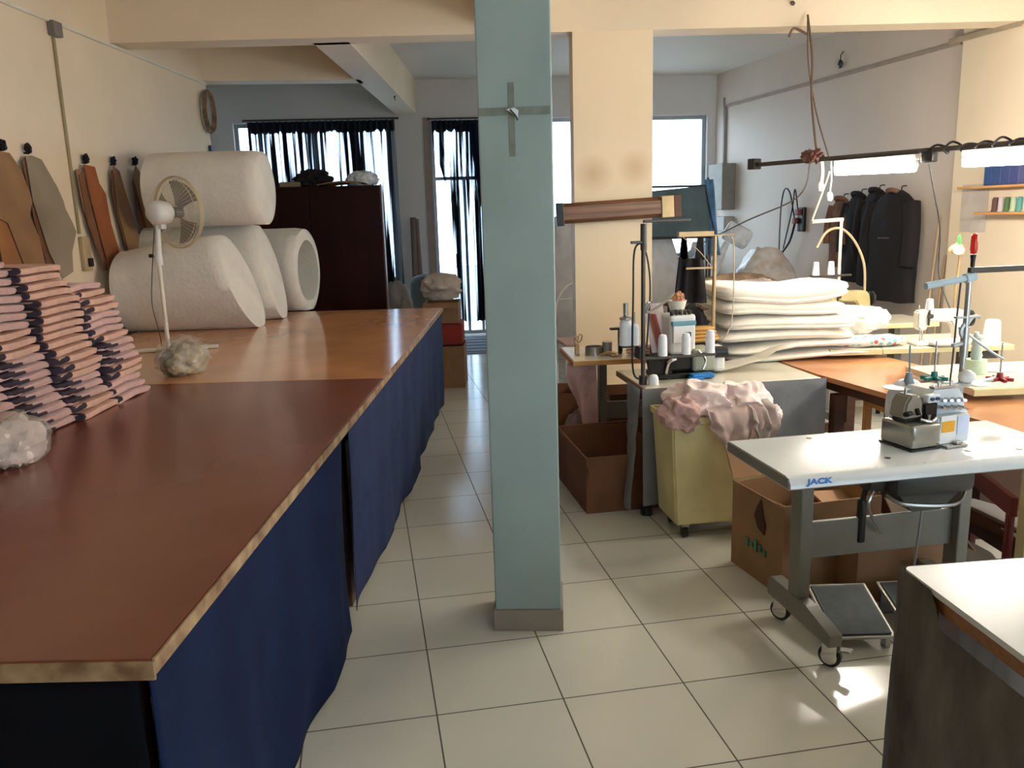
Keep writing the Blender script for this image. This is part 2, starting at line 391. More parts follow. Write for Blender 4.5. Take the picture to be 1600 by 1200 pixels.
# cream column under the beam
bm = NB(); prism(bm, [(1.71, 6.607), (2.33, 6.514), (2.365, 6.75), (1.745, 6.85)], 0, 3.06)
cm = mat('stained_cream_paint', (236, 216, 184), .5, var=.02, vscale=1.2, bump=.05, bscale=9)
nt = cm.node_tree; b = nt.nodes['Principled BSDF']; old = b.inputs['Base Color'].links[0].from_socket
tc = nt.nodes.new('ShaderNodeTexCoord'); facs = []
for (cx, cz, r) in ((1.86, 1.98, .17), (2.2, 2.02, .16)):
    vd = nt.nodes.new('ShaderNodeVectorMath'); vd.operation = 'DISTANCE'; vd.inputs[1].default_value = (cx, 6.57, cz)
    nt.links.new(tc.outputs['Object'], vd.inputs[0]); mr = nt.nodes.new('ShaderNodeMapRange'); mr.inputs[1].default_value = r; mr.inputs[2].default_value = .02
    nt.links.new(vd.outputs['Value'], mr.inputs[0]); facs.append(mr)
ad = nt.nodes.new('ShaderNodeMath'); ad.operation = 'MAXIMUM'; nt.links.new(facs[0].outputs[0], ad.inputs[0]); nt.links.new(facs[1].outputs[0], ad.inputs[1])
mu = nt.nodes.new('ShaderNodeMath'); mu.operation = 'MULTIPLY'; mu.inputs[1].default_value = .5; nt.links.new(ad.outputs[0], mu.inputs[0])
mx = nt.nodes.new('ShaderNodeMix'); mx.data_type = 'RGBA'; nt.links.new(mu.outputs[0], mx.inputs[0]); nt.links.new(old, mx.inputs[6]); mx.inputs[7].default_value = lin((176, 140, 84))
nt.links.new(mx.outputs[2], b.inputs['Base Color'])
struct('pillar_rear', bm, cm)

# windows and door
def framebars(s0, s1, z0, z1, vs=(), hs=(), t=.05, d=.08):
    bm = NB(); Mx = T(*wf(0)) @ RZ(WA)
    box(bm, s0, s0+t, d, d+.06, z0, z1, 0, Mx); box(bm, s1-t, s1, d, d+.06, z0, z1, 0, Mx)
    box(bm, s0+t, s1-t, d, d+.06, z0, z0+t, 0, Mx); box(bm, s0+t, s1-t, d, d+.06, z1-t, z1, 0, Mx)
    for s in vs: box(bm, s-t/2, s+t/2, d, d+.06, z0+t, z1-t, 0, Mx)
    for z in hs: box(bm, s0+t, s1-t, d+.002, d+.058, z-t/2, z+t/2, 0, Mx)
    return bm
def win(n, s0, s1, z0, z1, vs, hs):
    f = struct('window_%d' % n, framebars(s0, s1, z0, z1, vs, hs), FRAMEM)
    bm = NB(); box(bm, s0+.03, s1-.03, .105, .111, z0+.03, z1-.03, 0, T(*wf(0)) @ RZ(WA)); struct('window_pane', bm, GLASS, f)
    portal(wf((s0+s1)/2, (z0+z1)/2, .3), s1-s0, z1-z0, WA)
win(1, W1a, W1b, .8, 2.97, (-1.85,), ())
win(2, W2a, W2b, 1.0, 2.97, (), ())
f = struct('door_1', framebars(D1a, D1b, 0, 2.97, (), (2.19,), .045), FRAMEM)
bm = NB(); Mx = T(*wf(0)) @ RZ(WA)
box(bm, .16, .2, .085, .13, .03, 2.17, 0, Mx); box(bm, .36, .4, .085, .13, .03, 2.17, 0, Mx)
struct('door_stile', bm, FRAMEM, f)
bm = NB(); box(bm, D1a+.03, D1b-.03, .105, .111, .03, 2.94, 0, Mx); struct('door_pane', bm, GLASS, f)
bm = NB(); box(bm, .02, .045, .03, .07, .95, 1.15, .005, Mx); struct('door_handle', bm, STEEL, f)
portal(wf((D1a+D1b)/2, 1.48, .3), D1b-D1a, 2.9, WA)
bm = NB(); box(bm, D1a-.1, D1a, -.02, 0, 0, 3.0, 0, Mx); struct('trim_1', bm, mat('brown_grey_jamb', (150, 134, 124), .5))
bm = NB(); box(bm, W1a-.05, W1b+.03, -.1, -.002, .77, .8, .004, Mx); struct('trim_2', bm, SKIRTT)
bm = NB(); box(bm, W2a, W2b, -.1, -.002, .97, 1.0, .004, Mx); struct('trim_3', bm, SKIRTT)

# ------------------------------------------------------------------ curtains
def curtain(s0, s1, z0, z1, n, seed, gather, label, th=.495):
    root = thing('curtain', label, 'curtain', wf((s0+s1)/2, z0, -.1), WA)
    bm = NB(); L = s1-s0
    def f(u, v):
        z = v*(z1-z0); k = 1-v
        g = gather(u, k)
        x = (g-.5)*L
        y = .035*math.sin(u*n*2*PI) + .015*math.sin(u*n*4.7+seed+k*2) + .02*k*noise.noise(Vector((u*9, v*3, seed)))
        return (x, y, z)
    grid(bm, f, n*10, 20)
    obj('curtain_cloth', bm, curtain_mat(seed, z1-z0, th), root, smooth=True)
    bm = NB(); cyl(bm, (-L/2-.06, 0, z1-z0+.02), (L/2+.06, 0, z1-z0+.02), .014, seg=10); obj('curtain_rod', bm, DSTEEL, root, smooth=True)
    return root
curtain(-2.68, -.74, .76, 2.97, 26, 3.2, lambda u, k: u + .02*k*math.sin(u*9), 'wide dark streaky curtain over the left window behind the mahogany cabinet')
def ga(u, k):                              # pulled together towards its right edge lower down
    c = .9; w_ = 1-.2*min(1, max(0, (k-.1)/.3))**1.0
    return c+(u-c)*w_
curtain(-.24, .98, .2, 2.95, 18, 8.4, ga, 'dark curtain gathered in the glazed doorway beside the green-grey pillar', .475)
bm = NB()
def ft(u, v):
    w_ = .16+.24*max(0, (v-.55)/.45); return (.0+(u-.5)*w_+.02*math.sin(v*5), .03*math.sin(u*19), v*2.66)
grid(bm, ft, 30, 24); bmesh.ops.solidify(bm, geom=bm.faces[:], thickness=.004)
single('curtain', bm, mat('navy_curtain_cloth', (16, 26, 58), .85), 'narrow dark navy curtain tail gathered in the middle of the glazed doorway', 'curtain', wf(.47, .24, -.17), WA, smooth=True)

# ------------------------------------------------------------------ long cutting table (left)
tab = thing('cutting_table', 'long brown hardboard cutting table with skirts of blue cloth', 'table', tf(0, 0), TRZ)
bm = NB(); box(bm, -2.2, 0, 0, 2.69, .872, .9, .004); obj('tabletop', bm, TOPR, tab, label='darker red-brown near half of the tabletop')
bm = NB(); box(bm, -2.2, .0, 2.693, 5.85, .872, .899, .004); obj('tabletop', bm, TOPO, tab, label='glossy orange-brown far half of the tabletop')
bm = NB(); box(bm, .0005, .008, .0, 5.85, .868, .9, .002); box(bm, -2.2, .008, -.008, -.0005, .86, .898, .002); obj('edge_strip', bm, EDGE, tab)
bm = NB(); box(bm, -2.15, -.06, .05, .08, .76, .87); box(bm, -2.15, -.06, 5.74, 5.77, .76, .87); box(bm, -.09, -.06, .08, 5.74, .76, .87); box(bm, -2.15, -2.12, .08, 5.74, .76, .87); obj('apron', bm, WOODD, tab)
for u in (-2.14, -.16):
    for v in (.06, 2.0, 3.9, 5.68):
        bm = NB(); box(bm, u, u+.08, v, v+.08, 0, .76, .004); obj('leg', bm, WOODD, tab)
def skirt(name, u0, v0, u1, v1, m, label, n, seed, amp=.022, zb=.03, flare=.03, zt=.868):
    a = Vector((u0, v0, 0)); b = Vector((u1, v1, 0)); d = b-a; L = d.length; d.normalize(); nn = Vector((d.y, -d.x, 0))
    bm = NB()
    def f(u, v):
        k = 1-v; s = u*L
        o = .014 + flare*k + amp*k**.7*(.7*math.sin(s*n+seed+2.2*k) + .5*math.sin(s*n*2.37+seed*2-1.6*k) + 1.2*noise.noise(Vector((s*1.7, k*1.3, seed))))
        z = zb + (zt-zb)*v + .022*k*math.sin(s*2.1+seed*3) + .012*k*noise.noise(Vector((s*5, 0, seed)))
        p = a + d*s + nn*max(o, .012); return (p.x, p.y, z)
    grid(bm, f, int(L*45), 26)
    o = single(name, bm, m, label, 'cloth', tf(0, 0), TRZ, smooth=True)
    md = o.modifiers.new('thick', 'SOLIDIFY'); md.thickness = .003; return o
s1 = skirt('table_skirt', .004, 1.70, .004, .0, NAVY, 'navy blue cloth hanging from the near half of the cutting table edge', 5.5, 1.0, .022, .04, .012)
s2 = skirt('table_skirt', .004, 5.83, .004, 1.83, SLATE, 'faded slate-blue cloth hanging from the far half of the cutting table edge', 6, 2.2, .014, .05, .012)
for s in (s1, s2): pass
skirt('table_skirt', -.03, -.012, -2.2, -.012, NAVY_SHADE, 'navy cloth with shade put into its near-black colour, hanging across the near end of the cutting table', 7, 3.3, .012, .03, .02, .86)

# folded pink garments in leaning stacks
GV = []
for k in range(4):
    bm = NB()
    def f(p, k=k):
        s_ = p.y/.15
        return Vector((p.x + .012*noise.noise(Vector((p.y*14, k*9., p.z*30))), p.y, p.z*(1-.03*abs(s_)**4) - .003*s_*s_ + .004*math.sin(p.y*22+k*2) + .003*noise.noise(Vector((p.x*8, p.y*8, k*3.)))))
    rbox(bm, 0, 0, .0168, .42, .334, .0335, e=18, nu=60, nv=10, f=f, ez=6)
    root = thing('folded_garment', 'x', 'garment')
    obj('folded_fabric', bm, PINK if k % 2 else mat('dusty_pink_fabric', (214, 170, 150), .85, var=.08, vscale=12, bump=.2, bscale=90), root, smooth=True)
    tw = (.014, .045, .11, .175)[k]
    bm = NB(); rbox(bm, .007, -.167+tw/2, .0165, .412, tw+.004, .0325, e=12, nu=32, nv=8, f=lambda p: p + Vector((0, .02*noise.noise(Vector((p.z*60, k*3., p.x*9))), 0)), ez=5); obj('dark_trim', bm, CHAR, root, smooth=True, label='charcoal trim along the fold')
    GV.append(root)
used = [False]*4
def place_g(k, p, rz, lab, g):
    if used[k]: return dup(GV[k], p, rz, lab, g)
    o = GV[k]; used[k] = True; o.location = p; o.rotation_euler = (0, 0, rz); o['label'] = lab; o['group'] = g; return o
stacks = [(1.42, 19, -1.37, 'nearest the camera', lambda i: 3 if i < 13 else 2), (1.75, 20, -1.38, 'second from the camera', lambda i: 3 if i < 9 else (2 if i < 12 else 1)),
          (2.08, 19, -1.35, 'third from the camera', lambda i: 3 if 1 < i < 5 else (2 if i in (1, 5, 6, 7) else 0)), (2.41, 16, -1.34, 'nearest the pedestal fan', lambda i: 3 if 4 < i < 8 else (2 if i in (3, 4, 8, 12, 13, 14) else 1))]
def tiers(i, n): return 'lower' if i < n*.34 else ('middle' if i < n*.67 else 'upper')
for si, (v, n, u, where, kind) in enumerate(stacks):
    z = .9; ph = si*1.7
    for i in range(n):
        lean = -.17*(i/n)**1.2 + .012*math.sin(i*.9+si); wob = .016*math.sin(i*.3+ph)
        p = tf(u+lean+.008*random.uniform(-1, 1), v+wob+.005*random.uniform(-1, 1)-.03*(i/n), z)
        q = tiers(i, n)
        o = place_g(kind(i), p, TRZ+random.uniform(-.03, .03), 'folded pink garment in the %s third of the leaning stack %s' % (q, where), 'pink garments in the %s third of the stack %s' % (q, where))
        if i == n-1: o['label'] = 'pink folded garment topmost of the leaning stack ' + where; del o['group']
        if i == 0: o['label'] = 'bottom folded garment of the leaning pink stack ' + where; del o['group']
        z += .0338
for si, (v, n, u, where) in enumerate([(1.6, 21, -1.90, 'behind, nearest the camera'), (1.95, 20, -1.91, 'behind, nearest the fan')]):
    z = .9
    for i in range(n):
        q = tiers(i, n)
        p = tf(u-.03*(i/n)+.008*random.uniform(-1, 1), v+.015*math.sin(i*.4+si), z)
        o = place_g((i*7//5) % 3, p, TRZ+random.uniform(-.04, .04), 'folded pink garment in the %s third of the wall-side stack %s' % (q, where), 'pink garments in the %s third of the wall-side stack %s' % (q, where)); z += .0338
        if i == n-1: o['label'] = 'topmost folded pink garment of the wall-side stack ' + where; del o['group']
# bag with pink pieces, lower left
t = thing('garment_bag', 'clear plastic bag of pink and grey cut pieces at the near end of the stacks', 'bag', tf(-1.045, 1.33, .9), TRZ)
bm = NB(); blob(bm, (0, 0, .07), (.075, .12, .085), .3, 1.8, 3, flat=.0, ridge=True); obj('cut_pieces', bm, PINKL, t, smooth=True)
bm = NB(); blob(bm, (0, 0, .078), (.09, .14, .1), .2, 2.0, 5, flat=.0, ridge=True); obj('film', bm, POLYB, t, smooth=True)
t = thing('scrap_bag', 'crumpled clear plastic bag beside the pedestal fan on the cutting table', 'bag', tf(-1.13, 2.98, .9), TRZ)
bm = NB(); blob(bm, (0, 0, .07), (.1, .15, .09), .3, 2.4, 8, flat=0.002, ridge=True); obj('contents', bm, mat('beige_offcuts', (176, 158, 128), .9, var=.2, vscale=18), t, smooth=True)
bm = NB(); blob(bm, (0, 0, .085), (.13, .17, .11), .24, 1.3, 9, sub=5, flat=0.0, ridge=True); obj('film', bm, POLYB, t, smooth=True)

# pedestal fan
t = thing('pedestal_fan', 'white pedestal fan standing on the cutting table among the wadding rolls', 'fan', tf(-1.55, 3.78, .9), TRZ)
bm = NB()
for an in (15, 105, 195, 285):
    box(bm, 0, .3, -.018, .018, 0, .022, .006, RZ(R(an)))
obj('base', bm, IVORY, t)
bm = NB(); cyl(bm, (0, 0, .0), (0, 0, .56), .013, seg=14); obj('pole', bm, IVORY, t, smooth=True)
bm = NB(); cyl(bm, (0, 0, .55), (.02, 0, .79), .019, .016, seg=14); cyl(bm, (0, 0, .54), (0, 0, .6), .024, seg=14); obj('upper_pole', bm, WHITEP, t, smooth=True)
bm = NB(); cyl(bm, (-.03, 0, .6), (-.055, 0, .6), .012); obj('height_knob', bm, BLACK, t, smooth=True)
HA = R(61)   # head points to the right and away
Mh = T(.045, 0, .86) @ RZ(HA)
bm = NB(); lathe(bm, [(0, -.075), (.05, -.072), (.072, -.045), (.074, 0), (.068, .045), (.045, .07), (0, .072)], Mh @ RY(PI/2)); box(bm, -.02, .02, -.02, .02, -.1, -.03, .006, Mh); hm = obj('motor_housing', bm, WHITEP, t, smooth=True)
bm = NB(); Rr = .22; R_W = .005
for k in range(-4, 5):
    rr = Rr*math.cos(k/5.2*PI/2*.98); xx = .13 + .065*math.sin(k/5.2*PI/2)
tubes = []
for xx, rr in ((.13, Rr), (.118, Rr), (.155, Rr*.93), (.09, Rr*.93)):
    tube(bm, [Mh @ Vector((xx, rr*math.cos(a_), rr*math.sin(a_))) for a_ in [2*PI*i/40 for i in range(40)]], R_W if rr == Rr else .002, 6, closed=True)
for i in range(44):
    a_ = 2*PI*i/44
    for sg in (-1, 1):
        pts = [Mh @ Vector((.124 + sg*(.062*math.cos(q*PI/2)), (.03+(Rr-.03)*q)*math.cos(a_), (.03+(Rr-.03)*q)*math.sin(a_))) for q in (0, .3, .6, .85, 1)]
        tube(bm, pts, .0012, 4)
obj('cage', bm, mat('ivory_wire', (206, 192, 156), .4, var=.05), t, smooth=True)
bm = NB()
for i in range(3):
    def f(u, v, i=i):
        r_ = .04 + .155*u; aa = 2*PI*i/3 + (v-.5)*(.9+.5*u); return Mh @ Vector((.125 + .03*(v-.5), r_*math.cos(aa), r_*math.sin(aa)))
    grid(bm, f, 8, 8)
cyl(bm, Mh @ Vector((.09, 0, 0)), Mh @ Vector((.15, 0, 0)), .035)
obj('blades', bm, mat('smoky_blade_plastic', (120, 112, 108), .3, alpha=.8), t, smooth=True)
bm = NB(); tube(bm, [(0, -.01, .76), (-.04, -.02, .5), (-.05, -.05, .3), (-.02, -.06, .12), (-.03, -.03, .03)], .003, 6, sm=6); obj('cord', bm, BLACK, t, smooth=True)

# wadding rolls
def roll(u_end, v, zc, hv, hz, L, label, seed, skew=0, hollow=.0, squish=0, rz=0, xs=0, dl=0):
    t = thing('wadding_roll', label, 'wadding roll', tf(u_end, v, zc), TRZ+rz)
    bm = NB(); n = 56; N = 10
    rings = []
    for j in range(N+1):
        x = -L*j/N; fr = 1 - .035*(1-min(1, j/1.0))*1
        ed = .965 if j == 0 else 1
        rg = []
        for i in range(n):
            a_ = 2*PI*i/n
            w_ = 1 + .035*noise.noise(Vector((math.cos(a_)*1.5, math.sin(a_)*1.5, seed+j*.25))) 
            y = hv*ed*w_*math.cos(a_); z = hz*ed*w_*math.sin(a_)
            z = max(z, -hz*.94)
            q = z/hz; z2 = -hz*.94 + (z+hz*.94)*(1-dl*j/N); rg.append(bm.verts.new((x - xs*q*(1-j/N), y + skew*q*(-1), z2)))
        rings.append(rg)
    for A, Bv in zip(rings, rings[1:]):
        for i in range(n): bm.faces.new((A[i], A[(i+1) % n], Bv[(i+1) % n], Bv[i]))
    bm.faces.new(rings[-1])
    # spiral end face: concentric rims dipping in and out
    prev = rings[0]; K = 6 if not hollow else 2
    inner = .12 if not hollow else hollow
    for q in range(1, K+1):
        s = 1-(1-inner)*q/K
        rg = [bm.verts.new(((.012 if q == 1 else .016) + rings[0][i].co.x*s, rings[0][i].co.y*s, rings[0][i].co.z*s)) for i in range(n)]
        for i in range(n): bm.faces.new((prev[i], prev[(i+1) % n], rg[(i+1) % n], rg[i]))
        prev = rg
    if hollow:
        rg = [bm.verts.new((-.5, v_.co.y*.95, v_.co.z*.95)) for v_ in prev]
        for i in range(n): bm.faces.new((prev[i], prev[(i+1) % n], rg[(i+1) % n], rg[i]))
        prev = rg
    bm.faces.new(prev)
    obj('rolled_sheet', bm, FOAM, t, smooth=True, angle=70)
    bm = NB(); sp = []
    for i in range(150):
        a_ = i*.17; s = .93*(1-i/150)*(1-inner)+inner
        if s > inner+.02: sp.append((.004, hv*.97*s*math.cos(a_) + skew*-s*math.sin(a_), hz*.97*s*math.sin(a_)))
    bm.free()
    return t
roll(-1.40, 4.84, .9+.345, .30, .367, .86, 'white wadding roll in front, beside the fan pole', 1, skew=.05, xs=.11, dl=.16)
roll(-1.335, 5.40, .9+.37, .235, .392, 1.0, 'white wadding roll standing between the front roll and the open-centred roll', 2, xs=.08)
roll(-1.19, 5.93, .9+.35, .25, .372, .9, 'white wadding roll with an open hollow centre at the cabinet end', 3, hollow=.74, skew=.03, xs=-.02, rz=-.26)
roll(-1.27, 5.18, 1.645+.29, .29, .29, .84, 'white wadding roll lying on top of the other rolls', 4)

# cardboard patterns on the left wall
WU = -2.38
def hook(v, z, label, tip=False):
    t = thing('wall_hook', label, 'hook', tf(WU, v, z), TRZ)
    bm = NB(); tube(bm, [(.0, 0, 0), (.035, 0, 0), (.045, 0, .015), (.04, 0, .035)], .006, 8, sm=4); obj('hook_wire', bm, BLACK, t, smooth=True)
    bm = NB(); blob(bm, (.03, .0, .028), (.02, .022, .03), .5, 2.5, v); obj('knotted_string', bm, BLACKF, t, smooth=True)
hooks = [(3.66, 2.15), (3.92, 2.15), (4.62, 2.13), (5.02, 2.14), (5.39, 2.16)]
nm = ['at the left edge of the photo', 'above the large grey-brown pattern', 'nearest right of the dangling cable', 'above the narrow pattern bunch', 'nearest the fan head']
for (v, z), l in zip(hooks, nm): hook(v, z, 'black wall hook with knotted string ' + l)
def pattern(hi, pts, m, off, label, sx=.0065, sz=.0047, tilt=0, group=None):
    v, z = hooks[hi]; bm = NB()
    P = [(x*sx, -y*sz) for x, y in pts]
    prism(bm, P, 0, .004, Matrix(((0, 0, 1, 0), (1, 0, 0, 0), (0, 1, 0, 0), (0, 0, 0, 1))))
    bmesh.ops.transform(bm, matrix=RX(tilt), verts=bm.verts)
    # gentle curl away from the wall
    for q in bm.verts: q.co.x += .02*abs(q.co.z)
    return single('cardboard_pattern', bm, m, label, 'pattern', tf(WU+off*.6, v-.02, z-.005), TRZ, group)
pattern(1, [(-6, 4), (4, 2), (20, 6), (36, 34), (40, 40), (48, 60), (50, 72), (60, 92), (64, 104), (50, 132), (46, 160), (24, 168), (8, 130), (-6, 60)], CARDG, .068, 'large grey-brown jagged cardboard pattern on the second hook from the left')
pattern(1, [(-10, 10), (-2, 4), (2, 60), (24, 150), (20, 166), (6, 164), (-6, 90)], CARDD, .05, 'dark brown strip pattern behind the large grey-brown one')
pattern(0, [(-30, 0), (10, 2), (24, 22), (32, 50), (34, 62), (26, 80), (36, 110), (40, 160), (8, 158), (-10, 90), (-30, 80)], CARDB, .06, 'tan cardboard pattern hanging at the left edge of the wall')
pattern(0, [(-26, 40), (0, 44), (20, 120), (22, 196), (-26, 198)], CARDK, .045, 'brown kraft pattern with a low hem at the left edge of the wall')
pattern(2, [(-6, 2), (14, 4), (18, 28), (28, 44), (30, 90), (38, 130), (36, 158), (14, 162), (4, 100), (-4, 40)], mat('rust_card', (150, 88, 50), .85), .066, 'rust-brown bodice-shaped cardboard pattern right of the dangling cable', sx=.0075)
pattern(2, [(-16, 18), (-6, 14), (-2, 60), (12, 160), (6, 160), (-12, 90)], CARDD, .05, 'dark sliver pattern on the left of the rust-brown pattern', sx=.0075)
pattern(2, [(-18, 12), (-9, 8), (-8, 60), (8, 150), (-6, 110), (-16, 60)], CARDB, .04, 'tan sliver pattern furthest left of the rust-brown pattern', sx=.0075)
pattern(3, [(-2, 0), (8, 8), (14, 40), (26, 96), (28, 118), (18, 126), (4, 122), (-4, 60)], CARDB, .064, 'tan tapering pattern on the hook beside the rust-brown one', sx=.0095, sz=.0052)
pattern(3, [(-4, 8), (4, 4), (6, 60), (14, 118), (2, 118), (-8, 40)], CARDD, .05, 'dark tapering pattern behind the tan tapering one', sx=.0095, sz=.0052)
pattern(4, [(-1, 0), (8, 14), (18, 40), (24, 90), (28, 118), (10, 122), (-2, 60), (-8, 20)], CARDB, .064, 'light brown pointed pattern behind the fan head', sx=.0098, sz=.0052)
pattern(4, [(-2, 6), (-9, 28), (-8, 80), (0, 122), (10, 120), (6, 60), (4, 10)], CARDD, .05, 'dark pointed pattern behind the light brown pointed one', sx=.0098, sz=.0052)

# trunking, junction box, cable and socket on the left wall
bm = NB(); box(bm, 0, .022, -1.5, 7.18, -.01, .01, .003); single('cable_trunking', bm, IVORY, 'thin cream cable trunking running along the top of the left wall', 'trunking', tf(WU, 0, 3.03), TRZ)
t = thing('junction_box', 'grey junction box on the left wall with a cable hanging from it', 'junction box', tf(WU, 4.44, 2.99), TRZ)
bm = NB(); box(bm, 0, .05, -.055, .055, -.055, .04, .006); obj('box_cover', bm, mat('dull_grey_plastic', (120, 112, 108), .5), t)
bm = NB(); box(bm, 0, .014, -.014, .014, -1.35, -.055, .003); obj('conduit', bm, mat('khaki_conduit', (156, 142, 104), .5), t)
t = thing('wall_socket', 'beige double socket low on the conduit of the left wall', 'socket', tf(WU, 4.47, 1.5), TRZ)
bm = NB(); box(bm, 0, .035, -.05, .05, -.12, .12, .008); obj('socket_body', bm, mat('aged_beige_plastic', (186, 164, 128), .5), t)
bm = NB(); box(bm, .035, .06, -.02, .02, -.09, -.03, .006); obj('plug', bm, BLACK, t)
t = thing('rope_coil', 'coil of brown cord hanging high at the end of the left wall', 'rope coil', tf(WU+.03, 7.12, 2.76), TRZ)
bm = NB()
for k in range(7):
    r_ = .13+.006*k
    tube(bm, [(.01+.006*(k % 3), (r_*.62+.01*k)*math.sin(a_), r_*1.25*math.cos(a_)+.01*math.sin(3*a_+k)) for a_ in [2*PI*i/26 for i in range(26)]], .0075, 6, closed=True)
obj('cord_loops', bm, mat('tan_cord', (140, 112, 84), .8, var=.2, vscale=20), t, smooth=True)
bm = NB(); box(bm, 0, .03, -.03, .03, -.06, .06, .004); single('wall_switch', bm, mat('dark_blue_plastic', (38, 62, 104), .4), 'small dark blue switch box at the end of the left wall', 'switch', tf(WU, 7.14, 2.38), TRZ)

# ------------------------------------------------------------------ mahogany cabinet and things on it
t = thing('storage_cabinet', 'tall dark mahogany cabinet standing beyond the cutting table', 'cabinet', (-1.15, 8.48, 0), R(-3))
bm = NB(); box(bm, 0, 1.37, 0, .5, .06, 2.0, .004); box(bm, .03, 1.34, .03, .47, 0, .06); obj('body', bm, CABW, t)
bm = NB(); box(bm, 1.371, 1.385, .0, .5, .02, 2.01, .002); obj('side_panel', bm, CABS, t)
bm = NB(); box(bm, .01, .68, -.018, -.001, .08, 1.97, .003); obj('door', bm, CABW, t)
bm = NB(); box(bm, .69, 1.36, -.018, -.001, .08, 1.97, .003); obj('door', bm, CABW, t)
cf = lambda x, y, z=2.002: Matrix.Translation((-1.15, 8.48, 0)) @ RZ(R(-3)) @ Vector((x, y, z))
bm = NB(); blob(bm, (0, 0, .07), (.17, .15, .09), .5, 2.2, 11, flat=0, ridge=True); single('cloth_heap', bm, BLACKF, 'crumpled black cloth heaped on top of the mahogany cabinet', 'cloth', cf(.72, .2), 0, smooth=True)
bm = NB(); grid(bm, lambda u, v: (u*.42, v*.34, .012+.02*math.sin(u*3)+.014*math.sin(v*4)), 12, 10); o = single('kraft_sheet', bm, CARDB, 'loose tan cardboard sheet hanging over the front of the mahogany cabinet top', 'cardboard', cf(.78, -.07), R(-14)); md = o.modifiers.new('t', 'SOLIDIFY'); md.thickness = .006
bm = NB(); blob(bm, (0, 0, .06), (.15, .12, .08), .35, 2.4, 13, flat=0, ridge=True); single('plastic_bag', bm, POLYW, 'white plastic bag on the right end of the mahogany cabinet top', 'bag', cf(1.2, .2), 0, smooth=True)
bm = NB(); box(bm, 0, .2, 0, .16, 0, .05, .01); single('folded_cloth', bm, mat('olive_cloth', (120, 108, 84), .9), 'folded olive cloth at the left end of the mahogany cabinet top', 'cloth', cf(.42, .03), R(8))
# things past the end of the table
for i, (x, r_, h_, an, c_, l_) in enumerate([(.70, .042, .95, 2, 'taller, left', 1), (.80, .036, .93, -3, 'right', 2)]):
    bm = NB(); lathe(bm, [(.0, 0), (r_, 0), (r_, h_+.72), (r_*.75, h_+.72), (r_*.75, h_+.6), (0, h_+.6)]); bmesh.ops.transform(bm, matrix=RX(R(-4)) @ RY(R(an*.4)), verts=bm.verts)
    single('cardboard_tube', bm, mat('grey_brown_card%d' % i, (116, 100, 92), .8), ('left' if i == 0 else 'right') + ' of two brown cardboard tubes leaning on the wall between window and door', 'tube', (x, 11.4, 0.004), 0, smooth=True)
def carton(name, x0, x1, y0, y1, h, m, label, loc, rz=0, flaps=(), tw=.006, extra=None, sag=0):
    t = thing(name, label, 'box', loc, rz)
    bm = NB(); w_ = x1-x0; d_ = y1-y0
    box(bm, x0, x1, y0, y1, 0, tw)
    box(bm, x0, x0+tw, y0, y1, tw, h); box(bm, x1-tw, x1, y0, y1, tw, h); box(bm, x0+tw, x1-tw, y0, y0+tw, tw, h); box(bm, x0+tw, x1-tw, y1-tw, y1, tw, h)
    if sag:
        for v in bm.verts:
            if v.co.z > .1: v.co.z += sag*noise.noise(v.co*3)
    obj('walls', bm, m, t)
    for side, ang, L in flaps:
        bm = NB()
        if side == 'f': box(bm, x0, x1, -L, 0, 0, tw, 0, None); Mx = T(0, y0, h) @ RX(R(ang))
        if side == 'b': box(bm, x0, x1, 0, L, 0, tw, 0, None); Mx = T(0, y1, h) @ RX(-R(ang))
        if side == 'l': box(bm, -L, 0, y0, y1, 0, tw, 0, None); Mx = T(x0, 0, h) @ RY(-R(ang))
        if side == 'r': box(bm, 0, L, y0, y1, 0, tw, 0, None); Mx = T(x1, 0, h) @ RY(R(ang))
        bmesh.ops.transform(bm, matrix=Mx, verts=bm.verts); obj('flap', bm, m, t)
    return t
bm = NB(); blob(bm, (0, 0, .48), (.2, .17, .5), .16, 1.6, 21, flat=0, ridge=True); single('sack', bm, mat('grey_sack', (140, 136, 132), .8), 'grey sack standing between the mahogany cabinet and the wall tubes', 'sack', (.36, 9.35, 0), 0, smooth=True)
bm = NB(); lathe(bm, [(.0, 0), (.19, 0), (.2, .3), (.2, .92), (.17, .99), (.08, 1.02), (0, 1.025)]); single('round_drum', bm, mat('grey_blue_drum', (100, 112, 116), .5), 'dark round-topped drum between the grey sack and the stacked cartons', 'drum', (.74, 9.75, 0), 0, smooth=True)
carton('cardboard_box', -.18, .2, -.2, .2, .42, CARDB, 'lower brown carton beside the far end of the cutting table', (.78, 8.3, 0), TRZ, (), sag=0)
bm = NB(); box(bm, -.16, .18, -.18, .18, 0, .22, .02); single('folded_fabric', bm, mat('brick_red_fabric', (150, 50, 40), .85), 'red folded fabric between the stacked cartons at the table end', 'fabric', (.79, 8.3, .425), TRZ)
carton('cardboard_box', -.17, .17, -.19, .19, .2, CARDB, 'upper brown carton of the stack at the far end of the cutting table', (.77, 8.3, .648), TRZ, (('f', 20, .12),))
bm = NB(); blob(bm, (0, 0, .12), (.19, .17, .14), .3, 1.4, 23, flat=0, ridge=True); single('fabric_bundle', bm, mat('off_white_scrap_cloth', (206, 192, 180), .85, var=.1), 'off-white crumpled cloth on the carton stack at the table end', 'cloth', (.77, 8.28, .87), 0, smooth=True)
t = thing('doormat', 'grey striped doormat inside the glazed door', 'doormat', wf(.12, .0, -1.75), WA)
bm = NB(); box(bm, -.3, .9, 0, 1.55, 0.001, .012, .003); obj('mat_body', bm, mat('mat_grey', (126, 134, 146), .9), t)
bm = NB()
for i in range(6): box(bm, -.28, .88, .08+i*.25, .14+i*.25, .0125, .015)
